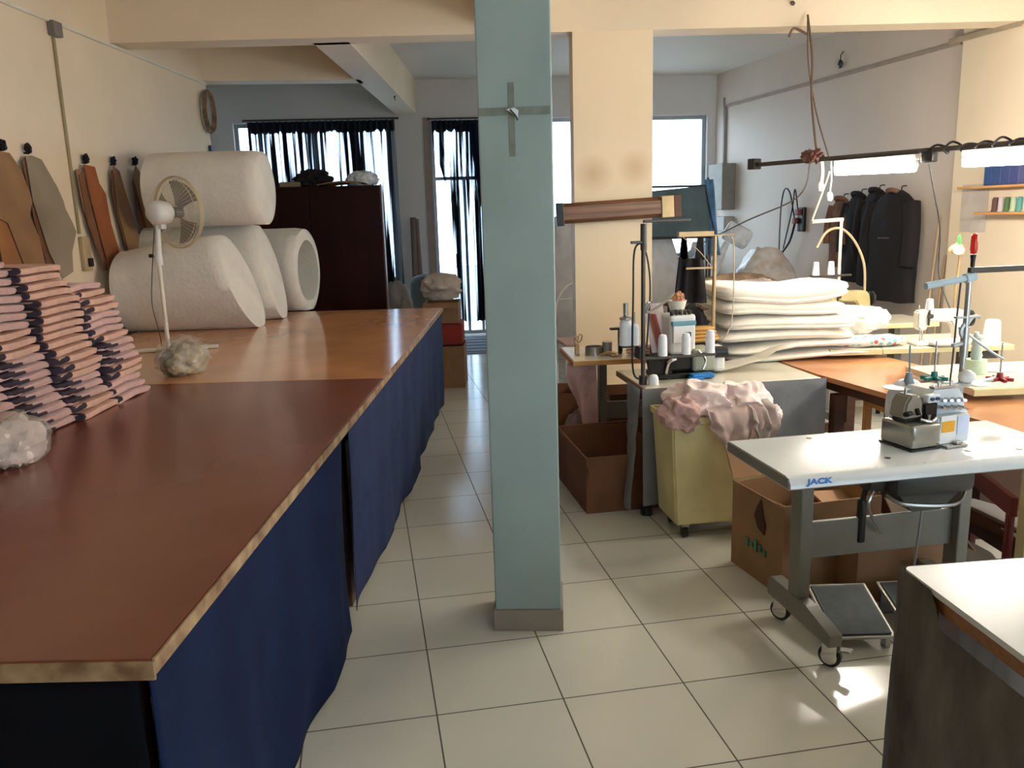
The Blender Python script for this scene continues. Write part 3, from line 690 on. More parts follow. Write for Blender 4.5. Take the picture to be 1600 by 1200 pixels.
obj('stripes', bm, mat('mat_dark', (70, 78, 92), .9), t)

# tape and hook on the foreground pillar
MP = T(*c0) @ RZ(a)
t = thing('tape_cross', 'peeling clear tape crossed on the green-grey pillar', 'tape', MP @ Vector((.135, -.001, 2.06)), a)
bm = NB(); box(bm, -.022, .0, -.0015, 0, -.16, .1); obj('tape_strip', bm, TAPE, t)
bm = NB(); box(bm, -.13, .13, -.003, -.0016, -.014, .014); obj('tape_strip', bm, TAPE, t)
bm = NB(); tube(bm, [(-.01, -.003, .005), (-.012, -.03, 0), (.005, -.04, -.02), (.012, -.035, -.035)], .003, 6, sm=4); obj('hook', bm, DSTEEL, t, smooth=True)
bm = NB(); prism(bm, [(-.03, .005), (.0, .01), (.015, .0), (.012, -.03), (-.005, -.012)], 0, .003, T(0, -.02, 0) @ RX(PI/2)); obj('loose_tape_end', bm, POLYW, t)
bm = NB(); tube(bm, [(0, 0, 0), (.0, -.03, .0), (0, -.045, -.03), (.01, -.04, -.045)], .006, 6, sm=4); tube(bm, [(0, -.045, -.03), (.02, -.07, .02)], .005, 6)
single('ceiling_hook', bm, DSTEEL, 'small dark hook under the lengthwise ceiling beam', 'hook', (.49, 10.1, 3.05), 0, smooth=True)

# ================================================================== RIGHT SIDE
# lamp rail with fluorescent battens
LA = Vector((3.04, 6.13, 2.0)); LD = Vector((.3402, -.9404, 0)); LRZ = math.atan2(LD.y, LD.x)
t = thing('lamp_rail', 'long dark metal rail hung over the sewing tables carrying the lamps', 'rail', LA, LRZ)
bm = NB(); box(bm, 0, 4.9, -.015, .015, -.012, .018, .003); obj('bar', bm, DSTEEL, t)
bm = NB(); box(bm, -.07, .0, -.04, .04, -.03, .05, .006); obj('end_cap', bm, BLACK, t)
bm = NB()
for k in range(9):
    x0 = 1.42 + k*.1
    tube(bm, [(x0, -.02, .0), (x0+.05, -.01, .03+.012*math.sin(k*2)), (x0+.1, .02, .01), (x0+.12, 0, -.025), (x0+.1, -.02, .0)], .007, 6, sm=4)
box(bm, 1.38, 1.46, -.03, .03, -.07, .0, .008)
obj('looped_wiring', bm, BLACK, t, smooth=True)
bm = NB()
for k, x0 in enumerate((.48, .55)): blob(bm, (x0, 0, .03), (.05, .035, .045), .5, 2.2, 30+k)
obj('tied_rag', bm, mat('reddish_brown_rag', (104, 68, 58), .9), t, smooth=True)
for i, (x0, x1, lab) in enumerate([(.74, 1.32, 'lit fluorescent lamp nearest the far end of the rail'), (1.66, 2.26, 'lit fluorescent lamp at the right edge of the photo'), (2.66, 3.26, 'lit fluorescent lamp third along the rail'), (3.7, 4.3, 'lit fluorescent lamp nearest the camera end of the rail')]):
    l = thing('fluorescent_lamp', lab, 'lamp', LA + LD*x0 + Vector((0, 0, -.012)), LRZ)
    bm = NB(); box(bm, -.02, x1-x0+.02, -.022, .022, -.035, -.001, .004); obj('housing', bm, WHITEP, l)
    bm = NB(); cyl(bm, (0, 0, -.062), (x1-x0, 0, -.072), .04, seg=18); obj('tube', bm, TUBE, l, smooth=True)  # radius widened beyond a real tube so its shape includes the bloom
    bm = NB(); box(bm, -.018, -.0005, -.014, .014, -.1, -.036, .003); box(bm, x1-x0+.0005, x1-x0+.018, -.014, .014, -.1, -.036, .003); obj('tube_holder', bm, WHITEP, l)
for n_, (t0, top) in enumerate([(.56, (3.5, 6.30, 3.12)), (4.4, (4.7, 2.1, CZ))]):
    p = LA + LD*t0; bm = NB(); q = Vector(top)
    tube(bm, [q, q.lerp(p, .3)+Vector((.015, 0, 0)), q.lerp(p, .6)+Vector((-.012, 0, 0)), p+Vector((0, 0, .02))], .009, 6, sm=5)
    tube(bm, [q, q.lerp(p, .35)+Vector((-.02, 0, 0)), q.lerp(p, .7)+Vector((.02, 0, 0)), p+Vector((.06, -.05, .02))], .006, 6, sm=5)
    if n_ == 0: tube(bm, [q+Vector((.0, -.005, -.14)), q+Vector((-.12, -.02, -.1)), q+Vector((-.16, -.02, -.16))], .01, 6, sm=4)
    single('suspension_wire', bm, mat('twisted_brown_wire%d' % n_, (110, 88, 72), .7), ['twisted brown wire from the front beam down to the lamp rail', 'twisted brown wire at the camera end of the lamp rail'][n_], 'wire', smooth=True)
bm = NB(); p = LA + LD*.5
tube(bm, [p+Vector((0, 0, -.01)), p+Vector((-.03, .1, -.25)), p+Vector((-.1, .9, -.45)), (3.6, 8.6, 1.25), (4.3, 9.6, .95)], .006, 6, sm=8)
single('hanging_cable', bm, mat('dull_grey_cable', (120, 112, 104), .6), 'thin grey cable drooping from the lamp rail to the white bags', 'cable', smooth=True)
for n_, (dx_, z0, z1) in enumerate([(.60, 1.96, 1.80), (.68, 1.96, 1.73)]):
    t = thing('hanging_lamp_holder', ['shorter', 'longer'][n_] + ' of two small white holders dangling at the left end of the first lamp', 'lamp holder', LA + LD*dx_ + Vector((0, 0, -.015)), LRZ)
    bm = NB(); tube(bm, [(0, 0, 0), (.01, 0, (z1-z0)*.5), (0, 0, z1-z0)], .005+.008*(1-n_), 6, sm=4); obj('cord', bm, IVORY, t, smooth=True)
    bm = NB(); lathe(bm, [(0, .02), (.016, .018), (.022, 0), (.024, -.02), (.018, -.04), (0, -.046)], T(0, 0, z1-z0)); obj('holder', bm, WHITEP, t, smooth=True)
bm = NB(); p = LA + LD*1.42
tube(bm, [p+Vector((0, 0, -.07)), p+Vector((.05, -.02, -.3)), p+Vector((.1, -.02, -.5)), p+Vector((.1, -.05, -.8)), p+Vector((.16, -.2, -1.12))], .005, 6, sm=8)
single('hanging_cable', bm, BLACK, 'dark cable hanging from the rail between the two lit lamps', 'cable', smooth=True)
bm = NB(); p = LA + LD*2.0
tube(bm, [p+Vector((.1, .0, -.12)), p+Vector((.12, .0, -.4)), p+Vector((.2, -.06, -.6)), p+Vector((.36, -.2, -.66)), p+Vector((.7, -.4, -.45))], .005, 6, sm=8)
single('hanging_cable', bm, mat('brown_cable', (110, 90, 76), .6), 'brown looping cable below the lamp at the right edge of the photo', 'cable', smooth=True)

# unlit brown reflector fixture on the rear column
t = thing('wall_fixture', 'unlit long brown metal fixture across the cream column', 'lamp fixture', (1.545, 6.56, 1.675), R(-9))
bm = NB(); L_ = .96
box(bm, 0.06, L_-.12, -.02, .005, -.08, .08, .003); obj('back_plate', bm, FIXB, t)
bm = NB(); prism(bm, [(-.08, -.02), (-.05, -.06), (.05, -.06), (.08, -.02)], .06, L_-.13, Matrix(((0, 0, 1, 0), (0, 1, 0, 0), (1, 0, 0, 0), (0, 0, 0, 1)))); obj('reflector', bm, FIXB, t)
bm = NB(); box(bm, 0, .058, -.075, .004, -.095, .085, .005); obj('end_cap', bm, BLACK, t, label='black end cap on the left')
bm = NB(); box(bm, L_-.128, L_-.03, -.07, .004, -.085, .085, .005); obj('end_cap', bm, BRASS, t, label='gold-brown end cap on the right')
bm = NB(); box(bm, L_-.028, L_+.03, -.06, .004, -.085, .085, .005); obj('end_bracket', bm, mat('rusty_bracket', (92, 60, 44), .6), t)
t.rotation_euler = (0, R(-2.2), R(-9))

# right wall: trunking, pipe, panels, sockets
def rthing(name, label, cat, y, z, off=0, group=None):
    return thing(name, label, cat, rwy(y, z, off), RRZ, group)
# local x runs along the wall towards the camera, -y points into the room
t = rthing('cable_trunking', 'grey-brown cable run along the top of the right wall', 'trunking', 11.2, 3.04)
bm = NB(); box(bm, 0, 4.35, -.02, 0, -.018, .018, .003); obj('long_run', bm, mat('greyed_conduit', (166, 150, 134), .5), t)
bm = NB(); box(bm, 4.35, 5.1, -.14, -.105, -.022, .022, .004); box(bm, 5.1, 6.05, -.13, -.105, -.012, .012, .003); box(bm, 6.1, 11, -.02, 0, -.012, .012, .003); obj('raised_run', bm, mat('tan_conduit', (172, 156, 130), .5), t)
bm = NB(); box(bm, -.02, .03, -.04, 0, -.9, .0, .006); box(bm, -.06, -.03, -.02, 0, .0, .12, .003); obj('down_pipe', bm, mat('grey_downpipe', (140, 140, 136), .5), t)
t = rthing('electrical_panel', 'grey electrical panel box on the right wall near the window', 'electrical panel', 11.3, 1.65)
bm = NB(); box(bm, 0, .42, -.2, 0, 0, .62, .01); obj('cabinet_body', bm, mat('grey_panel_enamel', (128, 124, 114), .5), t)
bm = NB(); box(bm, -.012, -.0005, -.19, -.01, .01, .61, .004); obj('cabinet_door', bm, mat('pale_panel_enamel', (172, 178, 182), .5), t)
bm = NB(); blob(bm, (-.02, -.1, .25), (.012, .012, .02), .1, 1, 2, sub=2); obj('latch', bm, BLACK, t, smooth=True)
t = rthing('meter_box', 'small grey meter box with dark window below the electrical panel', 'meter', 11.2, 1.36)
bm = NB(); box(bm, 0, .3, -.15, 0, 0, .2, .01); obj('meter_case', bm, mat('grey_meter_case', (160, 156, 148), .5), t)
bm = NB(); box(bm, -.006, -.0005, -.13, -.04, .05, .16, .003); obj('meter_window', bm, BLACK, t)
t = rthing('wall_socket', 'black socket cluster with plugs and dangling cables on the right wall', 'socket', 9.2, 1.52)
bm = NB(); box(bm, -.06, .06, -.05, 0, -.14, .14, .012); obj('socket_body', bm, BLACK, t)
bm = NB(); box(bm, -.09, -.03, -.1, -.05, -.05, .02, .01); box(bm, -.03, .04, -.11, -.05, .05, .12, .01); obj('plug', bm, mat('dark_red_plug', (110, 52, 54), .5), t)
bm = NB()
tube(bm, [(-.05, -.08, -.02), (-.12, -.1, -.25), (-.3, -.12, -.45), (-.4, -.12, -.7)], .014, 6, sm=6)
tube(bm, [(-.1, -.06, .0), (-.18, -.08, .3), (-.3, -.08, .36), (-.4, -.06, .2), (-.42, -.06, -.1), (-.35, -.1, -.5)], .009, 6, sm=6)
tube(bm, [(.0, -.08, .1), (-.05, -.1, .35), (-.1, -.1, .1), (-.3, -.12, -.55)], .008, 6, sm=6)
obj('cables', bm, BLACK, t, smooth=True)
t = rthing('wall_hook', 'small black pulley hook high on the right wall', 'hook', 8.58, 3.2)
bm = NB(); tube(bm, [(0, 0, .08), (0, -.03, .04), (0, -.03, -.02)], .005, 6); blob(bm, (0, -.03, -.05), (.03, .02, .045), .2, 1, 3); obj('hook_body', bm, BLACK, t, smooth=True)
t = rthing('wall_hook', 'small nail with a rag bit on the front beam', 'hook', 9, 3)
t.location = (3.38, 6.348, 3.22); t.rotation_euler = (0, 0, 0)
bm = NB(); cyl(bm, (0, 0, 0), (0, -.03, 0), .008, seg=8); blob(bm, (0, -.03, -.01), (.02, .012, .018), .2, 1, 4, sub=2); obj('nail', bm, DSTEEL, t, smooth=True)
# jackets
def jacket(y, ztop, h, wd, th, m, label, off, seed, pr=None):
    t = rthing('hanging_jacket', label, 'jacket', y, ztop, off)
    bm = NB()
    def f(u, v):
        z = -h*v; hw = wd/2*(.3 + .7*min(1, (v/.16))**.6) * (1+.07*v) if v < .16 else wd/2*(1.011+.06*(v-.16))
        hw *= 1+.03*noise.noise(Vector((v*4, seed, 0)))
        a_ = 2*PI*u; s = math.sin(a_); c = math.cos(a_)
        tk = th*(.35+.65*min(1, v/.2))*(1+.25*noise.noise(Vector((c*3, v*4, seed))))
        return (hw*math.copysign(abs(c)**.8, c), tk*s, z + .015*noise.noise(Vector((c*2, v, seed))))
    grid(bm, f, 40, 26)
    bmesh.ops.remove_doubles(bm, verts=bm.verts, dist=.0005); bmesh.ops.holes_fill(bm, edges=bm.edges)
    obj('jacket_body', bm, m, t, smooth=True, angle=80)
    for sg in (-1, 1):
        bm = NB(); P = []; 
        tube(bm, [(sg*wd*.43, -.02, -.1*h), (sg*wd*.5, -.04, -.3*h), (sg*wd*.52, -.05, -.52*h), (sg*wd*.5, -.05, -.66*h)], th*.62, 12, sm=5)
        obj('sleeve', bm, m, t, smooth=True)
    bm = NB(); tube(bm, [(-.08, .0, -.03), (-.05, -.05, .01), (.05, -.05, .01), (.08, 0, -.03)], .022, 8, sm=4); obj('collar', bm, m if not pr else pr, t, smooth=True)
    bm = NB(); tube(bm, [(0, th, .05), (0, th-.05, .045), (0, th-.06, .0), (0, 0, -.01)], .006, 6, sm=4); obj('hook', bm, DSTEEL, t, smooth=True)
    return t
jacket(8.33, 1.74, .72, .34, .07, BROWNF, 'brown jacket leftmost of the clothes hung on the right wall', .09, 1)
jacket(8.03, 1.78, .9, .4, .08, BLACKF, 'black jacket hanging next to the brown one on the right wall', .1, 2)
jacket(7.72, 1.81, .95, .44, .08, mat('soft_black_cloth', (26, 21, 25), .9, bump=.15), 'black jacket hanging behind the large front jacket on the right wall', .12, 3)
j = jacket(7.36, 1.79, 1.04, .62, .12, mat('charcoal_black_cloth', (22, 18, 21), .9, bump=.15), 'large black jacket in front with faint grey chest marks on the right wall', .19, 4, BROWNF)
bm = NB()
for k in range(7): box(bm, -.06+k*.024, -.045+k*.024, -.122, -.118, -.44, -.43)
obj('chest_mark', bm, mat('faint_grey_print', (110, 108, 112), .8), j)
# shelves
t = rthing('wall_shelf', 'upper wooden wall shelf holding dark blue boxes', 'shelf', 6.42, 1.8, .1)
bm = NB(); box(bm, 0, .75, -.22, 0, -.02, 0, .003); obj('board', bm, OAKE, t)
t = rthing('wall_shelf', 'lower wooden wall shelf holding thread spools', 'shelf', 6.22, 1.59, .1)
bm = NB(); box(bm, 0, .6, -.22, 0, -.02, 0, .003); obj('board', bm, OAKE, t)
for k in range(4):
    bm = NB(); box(bm, 0, .085, -.16, -.02, 0, .15, .006)
    single('storage_box', bm, mat('blue_box%d' % k, (44+6*k, 70, 120), .5), ['first', 'second', 'third', 'fourth'][k] + ' dark blue box from the left on the upper wall shelf', 'box', rwy(6.2-k*.09, 1.801, .1), RRZ)
cols = [(96, 70, 66), (190, 176, 180), (74, 108, 66), (176, 190, 160), (86, 150, 146), (200, 190, 170)]
cn = ['brown', 'pinkish-white', 'dark green', 'pale green', 'turquoise', 'cream']
for k in range(6):
    bm = NB(); lathe(bm, [(0, 0), (.03, 0), (.03, .01), (.025, .015), (.023, .1), (.018, .105), (.018, .115), (0, .115)], T(.03, -.08, 0), 16)
    single('thread_spool', bm, mat(cn[k]+'_thread', cols[k], .8), cn[k] + ' thread spool on the lower wall shelf', 'spool', rwy(6.17-k*.062, 1.591, .1), RRZ, smooth=True)
bm = NB(); box(bm, 0, .3, -.004, 0, 0, .4); single('paper_sheet', bm, mat('greyish_paper', (196, 186, 176), .8), 'pale paper sheet pinned on the wall below the upper shelf', 'paper', rwy(6.6, 1.42, .103), RRZ)
for k, (y_, r_) in enumerate([(6.95, .4), (6.84, -.6)]):
    bm = NB(); cyl(bm, (0, -.12, .02), (0, -.02, 1.55 if k == 0 else 1.2), .011, seg=10)
    o = single('wooden_stick', bm, mat('pale_stick_wood%d' % k, (198, 170, 134), .6), ['taller', 'shorter'][k] + ' thin wooden stick leaning in the corner beside the hung jackets', 'stick', rwy(y_, 0, .0), RRZ, smooth=True)

# cloth and bags by the right window
t = thing('cloth_screen', 'slate-grey mesh cloth draped over a rod in front of the right window', 'cloth', (3.13, 9.0, 0), 0)
bm = NB()
grid(bm, lambda u, v: ((u*(.70+.0*v)+ (1-v)*u*.1), .02*math.sin(u*9+v)+.01*noise.noise(Vector((u*5, v*4, 1))), 1.38+.5*v+.05*u*v), 30, 16); bmesh.ops.solidify(bm, geom=bm.faces[:], thickness=.004)
obj('mesh_cloth', bm, SAGE, t, smooth=True)
bm = NB(); cyl(bm, (-.02, .0, 1.37), (.86, 0, 1.365), .014); cyl(bm, (-.0, .03, 1.93), (.72, .03, 1.93), .012); cyl(bm, (.72, .03, 1.94), (.84, 0, 1.36), .01); obj('rod', bm, BLACK, t, smooth=True)
bm = NB(); cyl(bm, (.02, .05, 0), (.02, .05, 1.95), .014); cyl(bm, (.8, .05, 0), (.8, .05, 1.4), .014); obj('upright', bm, DSTEEL, t, smooth=True)
t = thing('hung_cloth', 'pale blue cloth hanging beside the slate mesh cloth', 'cloth', (3.84, 9.05, 0), 0)
bm = NB(); grid(bm, lambda u, v: (u*.13*(1.3-v*.5)+.05*(1-v), .02*math.sin(u*12)+.02*math.sin(v*5), 1.15+.85*v), 12, 16); bmesh.ops.solidify(bm, geom=bm.faces[:], thickness=.006)
obj('cloth_body', bm, BLUEC, t, smooth=True)
bm = NB(); cyl(bm, (.08, .06, 0), (.08, .06, 2.02), .012); obj('upright', bm, DSTEEL, t, smooth=True)
def bag(name, c, r, m, label, seed, amp=.28, cat='bag', fr=1.8, flat=0, rz=0):
    bm = NB(); blob(bm, (0, 0, r[2]*.82), r, amp, fr, seed, flat=flat, ridge=True)
    return single(name, bm, m, label, cat, c, rz, smooth=True)
GB = mat('translucent_grey_film', (224, 222, 224), .3, var=.05, vscale=6, bump=.5, bscale=14, alpha=.95)
bag('wadding_bag', (2.4, 9.5, 0), (.45, .4, .95), GB, 'tall grey-white plastic sack seen between the pillar and the cream column', 31, .12)
bag('wadding_bag', (3.4, 9.75, 0), (.44, .34, .86), GB, 'wide translucent sack below the slate mesh cloth', 32, .12)
bag('wadding_bag', (4.68, 9.2, 0), (.40, .4, .66), mat('pale_clear_film', (222, 220, 218), .3, var=.12, vscale=6, bump=.5, bscale=14, rgb2=(190, 170, 150)), 'clear plastic sack with beige contents against the right wall', 33, .15)
bag('wadding_bag', (4.1, 9.75, 0), (.24, .24, .7), POLYW, 'bluish-white plastic sack left of the clear beige one', 34, .15)
bm = NB(); box(bm, -.17, .17, -.04, .04, -.12, .12, .05); bmesh.ops.transform(bm, matrix=RY(R(28)) @ RX(R(12)), verts=bm.verts); bmesh.ops.subdivide_edges(bm, edges=bm.edges[:], cuts=1)
cyl(bm, (-.13, 0, -.08), (-.36, .02, -.5), .035, .11, 14)
single('paper_lampshade', bm, POLYW, 'white folded plastic parcel standing up above the white sacks', 'parcel', (4.38, 9.3, 1.36), 0, smooth=False)
bag('scrap_pile', (3.32, 6.65, .78), (.42, .22, .16), mat('pinkish_scrap', (206, 190, 186), .85, var=.2, vscale=9), 'heap of white and pink scraps behind the folded wadding', 35, .35, 'fabric')
bag('scrap_pile', (3.55, 7.6, .68), (.55, .3, .2), mat('beige_scrap', (186, 160, 132), .85, var=.2, vscale=8), 'heap of beige scraps behind the white and pink scraps', 36, .3, 'fabric')
t = thing('work_bench', 'low bench hidden behind the wadding, carrying the scrap heaps', 'bench', (2.95, 6.4, 0), 0)
bm = NB(); box(bm, 0, 1.3, 0, 1.5, .74, .775, .004); obj('bench_top', bm, WOODP, t)
for x, y in ((.03, .03), (1.21, .03), (.03, 1.41), (1.21, 1.41)):
    bm = NB(); box(bm, x, x+.06, y, y+.06, 0, .74); obj('leg', bm, WOODD, t)
bag('fabric_bag', (2.62, 7.4, 0), (.3, .3, .42), mat('mauve_scrap', (150, 128, 128), .85, var=.2, vscale=6), 'mauve-grey sack on the floor behind the left sewing table', 37, .25)
t = thing('wire_chair', 'white wire-backed chair glimpsed between the pillar and the cream column', 'chair', (1.85, 8.0, 0), 0)
bm = NB(); tube(bm, [(.0, 0, .45), (.02, .0, .8), (.14, 0, .98), (.3, 0, .98), (.4, 0, .8), (.42, 0, .45)], .014, 8, sm=6); tube(bm, [(.06, 0, .84), (.36, 0, .84)], .01); obj('backrest', bm, WHITEP, t, smooth=True)
bm = NB(); box(bm, 0, .42, -.4, .02, .43, .46, .012); obj('seat', bm, PINK, t)
for x, y in ((.02, -.38), (.4, -.38), (.02, 0), (.4, 0)):
    bm = NB(); cyl(bm, (x, y, 0), (x, y, .43), .012); obj('leg', bm, WHITEP, t, smooth=True)

# ---------------------------------------------------------------- sewing tables
def ttable(label, cx, cy, L, W, z, top, edge, loc_rz=0, name='sewing_table', legs=True, leg_x=None, bev=.006, th=.035, casters=False, mleg=GREYM, footz=.05, edge_only_front=False):
    """table with a T-shaped steel leg frame; (cx,cy) is the front left corner"""
    t = thing(name, label, 'table', (cx, cy, 0), loc_rz)
    bm = NB(); box(bm, 0, L, 0, W, z-th, z, bev); obj('tabletop', bm, top, t)
    if edge:
        bm = NB(); box(bm, -.004, L+.004, -.006, -.0005, z-th, z-.003, .002); box(bm, -.006, -.0005, 0, W, z-th, z-.003, .002); box(bm, L+.0005, L+.006, 0, W, z-th, z-.003, .002); obj('edge_strip', bm, edge, t)
    if legs:
        lx = leg_x or (.2, L-.2)
        for x in lx:
            bm = NB(); box(bm, x-.025, x+.025, W*.5-.04, W*.5+.05, footz+.06, z-th-.0005, .004); obj('leg', bm, mleg, t)
            bm = NB(); box(bm, x-.03, x+.03, .05, W-.05, footz, footz+.06, .004); obj('foot', bm, mleg, t)
            if footz > .03:
                for yy in (.08, W-.08):
                    bm = NB(); cyl(bm, (x, yy, 0), (x, yy, footz-.001), .018); obj('levelling_foot', bm, BLACK, t, smooth=True)
        bm = NB(); box(bm, lx[0]+.0255, lx[1]-.0255, W*.5-.02, W*.5+.0, .3, .42, .003); obj('crossbar', bm, mleg, t)
    return t
Ft = ttable('sewing table with an oak-coloured edge standing against the cream column', 1.29, 5.06, 1.1, .56, .76, LAMC, OAKE, R(-5), leg_x=(.24, .9))
# white table under the coverstitch machine
Wt = ttable('cream-topped sewing table covered with grey lining cloth at the front', 1.475, 4.22, 1.03, .56, .738, LAMC, WOODP, R(-1.5), leg_x=(.3, .8))
def cloth_panel(p, q, zt, zb, m, label, seed, amp=.02, flare=.04, par=None, name='cloth_cover', n=8, zslope=0):
    a_ = Vector(p); b_ = Vector(q); d = b_-a_; L = d.length; d.normalize(); nn = Vector((d.y, -d.x, 0)); bm = NB()
    def f(u, v):
        k = 1-v; s = u*L
        o = .01+flare*k+amp*k*(math.sin(s*n*2+seed)+.7*noise.noise(Vector((s*4, k*3, seed))))+.006*noise.noise(Vector((s*9, v*9, seed)))
        return a_+d*s+nn*max(o, .008)+Vector((0, 0, zb+zslope*u+(zt-zb-zslope*u)*v))
    grid(bm, f, max(16, int(L*40)), 24); bmesh.ops.solidify(bm, geom=bm.faces[:], thickness=.004)
    o = single(name, bm, m, label, 'cloth', smooth=True); return o
cloth_panel((1.45, 4.205, 0), (2.52, 4.178, 0), .742, .08, GREYC, 'grey shiny cloth hanging from the front of the cream sewing table', 2, .012, .01)
cloth_panel((1.455, 4.44, 0), (1.452, 4.21, 0), .74, .05, GREYC, 'grey cloth fold hanging round the left corner of the cream sewing table', 5, .03, .03)
bm = NB(); cyl(bm, (0, 0, 0), (0, 0, .05), .035); single('rubber_foot', bm, BLACK, 'round black foot on the floor under the grey cloth fold', 'foot', (1.5, 4.26, 0), 0, smooth=True)
# centre table
t = thing('work_table', 'long tan hardboard work table between the sewing stations', 'table', (0, 0, 0), 0)
bm = NB(); prism(bm, [(2.53, 5.45), (2.53, 4.3), (2.66, 2.95), (2.72, 2.2), (3.3, 2.2), (3.235, 3.56), (3.2, 5.45)], .712, .74); obj('tabletop', bm, TABO, t)
bm = NB(); prism(bm, [(2.56, 5.4), (2.56, 5.36), (2.70, 2.9), (2.72, 2.9), (2.59, 5.36)], .64, .711); box(bm, 3.1, 3.13, 2.3, 5.4, .64, .711); obj('apron', bm, WOODD, t)
for x, y in ((2.57, 4.15), (2.72, 2.6), (3.12, 4.9), (3.13, 2.5), (2.57, 5.25)):
    bm = NB(); box(bm, x, x+.06, y, y+.06, 0, .64 if x < 3 else .64); obj('leg', bm, WOODD, t)
bm = NB(); box(bm, 2.6, 3.12, 4.9, 4.93, .2, .26); box(bm, 2.76, 2.79, 2.9, 4.9, .2, .26); obj('stretcher', bm, WOODD, t)
# chair pushed under the tan table
t = thing('wooden_chair', 'dark wooden chair pushed in beside the tan work table', 'chair', (2.86, 3.86, 0), R(-6))
bm = NB(); box(bm, -.2, .2, -.2, .2, .42, .45, .01); obj('seat', bm, WOODD, t)
for x, y in ((-.18, -.18), (.14, -.18), (-.18, .14), (.14, .14)):
    bm = NB(); box(bm, x, x+.035, y, y+.035, 0, .42); obj('leg', bm, WOODD, t)
bm = NB(); box(bm, -.19, -.155, -.2, -.165, .451, .69); box(bm, -.19, -.155, .16, .195, .451, .69); box(bm, -.185, -.16, -.164, .159, .6, .68); obj('backrest', bm, OAKE, t)
# two white sewing tables on the right
C1 = ttable('cream-edged sewing table with the white sewing machine', 3.17, 4.62, .82, .52, .8, LAMC, LEDGE, R(-9), leg_x=(.2, .66))
t = thing('extension_top', 'cream-edged side top with the floral cloth, left of the white sewing machine', 'table', (2.84, 4.672, 0), R(-9))
bm = NB(); box(bm, 0, .325, 0, .5, .765, .8, .006); obj('tabletop', bm, LAMC, t); bm = NB(); box(bm, 0, .325, -.006, -.0005, .765, .797); obj('edge_strip', bm, LEDGE, t)
bm = NB(); box(bm, .03, .07, .2, .24, .742, .765); box(bm, .24, .28, .2, .24, .742, .765); obj('riser_block', bm, WOODP, t)
C2 = thing('sewing_table', 'white-topped sewing table with cream edge carrying the red and green spool stands', 'table', (0, 0, 0), 0)
bm = NB(); prism(bm, [(2.93, 4.06), (2.865, 3.46), (4.0, 3.33), (4.08, 3.95)], .766, .8); obj('tabletop', bm, LAMC, C2)
bm = NB(); prism(bm, [(2.862, 3.455), (2.862, 3.444), (4.0, 3.315), (4.0, 3.325)], .766, .798); obj('edge_strip', bm, LEDGE, C2)
for x in (3.42, 3.85):
    bm = NB(); box(bm, x, x+.05, 3.62, 3.7, .11, .765); box(bm, x-.005, x+.055, 3.42, 3.9, .05, .11); box(bm, x, x+.05, 3.45, 3.5, 0, .05); box(bm, x, x+.05, 3.8, 3.85, 0, .05); obj('leg', bm, LEDGE, C2)

# ---------------------------------------------------------------- lockstitch machines
def machine(loc, rz, m, label, s=1.0, wheel=BLACK, name='sewing_machine'):
    t = thing(name, label, 'sewing machine', loc, rz); t.scale = (s, s, s)
    bm = NB(); box(bm, -.02, .48, -.09, .09, 0, .03, .01); obj('bed', bm, m, t)
    bm = NB(); prism(bm, [(0, .16), (0, .29), (.06, .3), (.36, .3), (.42, .28), (.44, .2), (.45, .032), (.34, .032), (.33, .12), (.29, .19), (.1, .2), (.09, .13), (.03, .12)], -.045, .045, Matrix(((1, 0, 0, 0), (0, 0, -1, 0), (0, 1, 0, 0), (0, 0, 0, 1))))
    bmesh.ops.bevel(bm, geom=bm.edges[:], offset=.012, segments=2, affect='EDGES'); obj('arm_and_column', bm, m, t, smooth=True, angle=40)
    bm = NB(); lathe(bm, [(0, 0), (.055, 0), (.07, .01), (.07, .03), (.05, .04), (0, .042)], T(.452, 0, .215) @ RY(PI/2)); obj('handwheel', bm, wheel, t, smooth=True)
    bm = NB(); cyl(bm, (.05, 0, .035), (.05, 0, .13), .005); cyl(bm, (.07, 0, .05), (.07, 0, .13), .006); box(bm, .045, .085, -.02, .01, .032, .042, .003); obj('needle_bar', bm, CHROME, t, smooth=True)
    bm = NB(); cyl(bm, (.1, -.05, .25), (.1, -.075, .25), .02); box(bm, .085, .1, -.06, -.046, .17, .3, .003); obj('tension_dial', bm, DSTEEL, t, smooth=True)
    bm = NB(); cyl(bm, (.1, 0, .3), (.1, 0, .4), .003); cyl(bm, (.03, 0, .29), (.03, 0, .34), .003); obj('spool_pin', bm, CHROME, t)
    return t
M1 = machine((3.42, 4.68, .801), R(-9), IVORY, 'white sewing machine with a black handwheel on the cream-edged table', .74, BLACK)
bm = NB(); lathe(bm, [(0, 0), (.026, 0), (.02, .062), (.008, .066), (0, .066)], Matrix.Identity(4), 16); single('thread_cone', bm, THREAD, 'small white thread spool on top of the white sewing machine', 'spool', (3.50, 4.66, 1.026), 0, smooth=True)
bm = NB(); lathe(bm, [(0, 0), (.05, 0), (.052, .02), (.044, .13), (.036, .142), (.0, .142)]); single('thread_cone', bm, THREAD, 'large white thread cone at the right end of the cream-edged table', 'thread cone', (3.93, 4.62, .801), 0, smooth=True)
bm = NB(); rbox(bm, 0, 0, .02, .26, .12, .04, e=4); single('folded_cloth', bm, WADD, 'cream folded cloth under the needle of the white sewing machine', 'cloth', (3.6, 4.585, .8), R(-9), smooth=True)
Bt = ttable('sewing table behind the wadding with the yellowed machine', 3.3, 5.62, .95, .5, .8, LAMC, LEDGE, R(-5), leg_x=(.2, .75))
M2 = machine((3.50, 5.85, .801), R(-4), OLIVE, 'old yellowed sewing machine behind the folded wadding', .78, BLACK)
t = thing('thread_stand', 'cream thread stand above the yellowed sewing machine', 'thread stand', (3.70, 6.02, .801), 0)
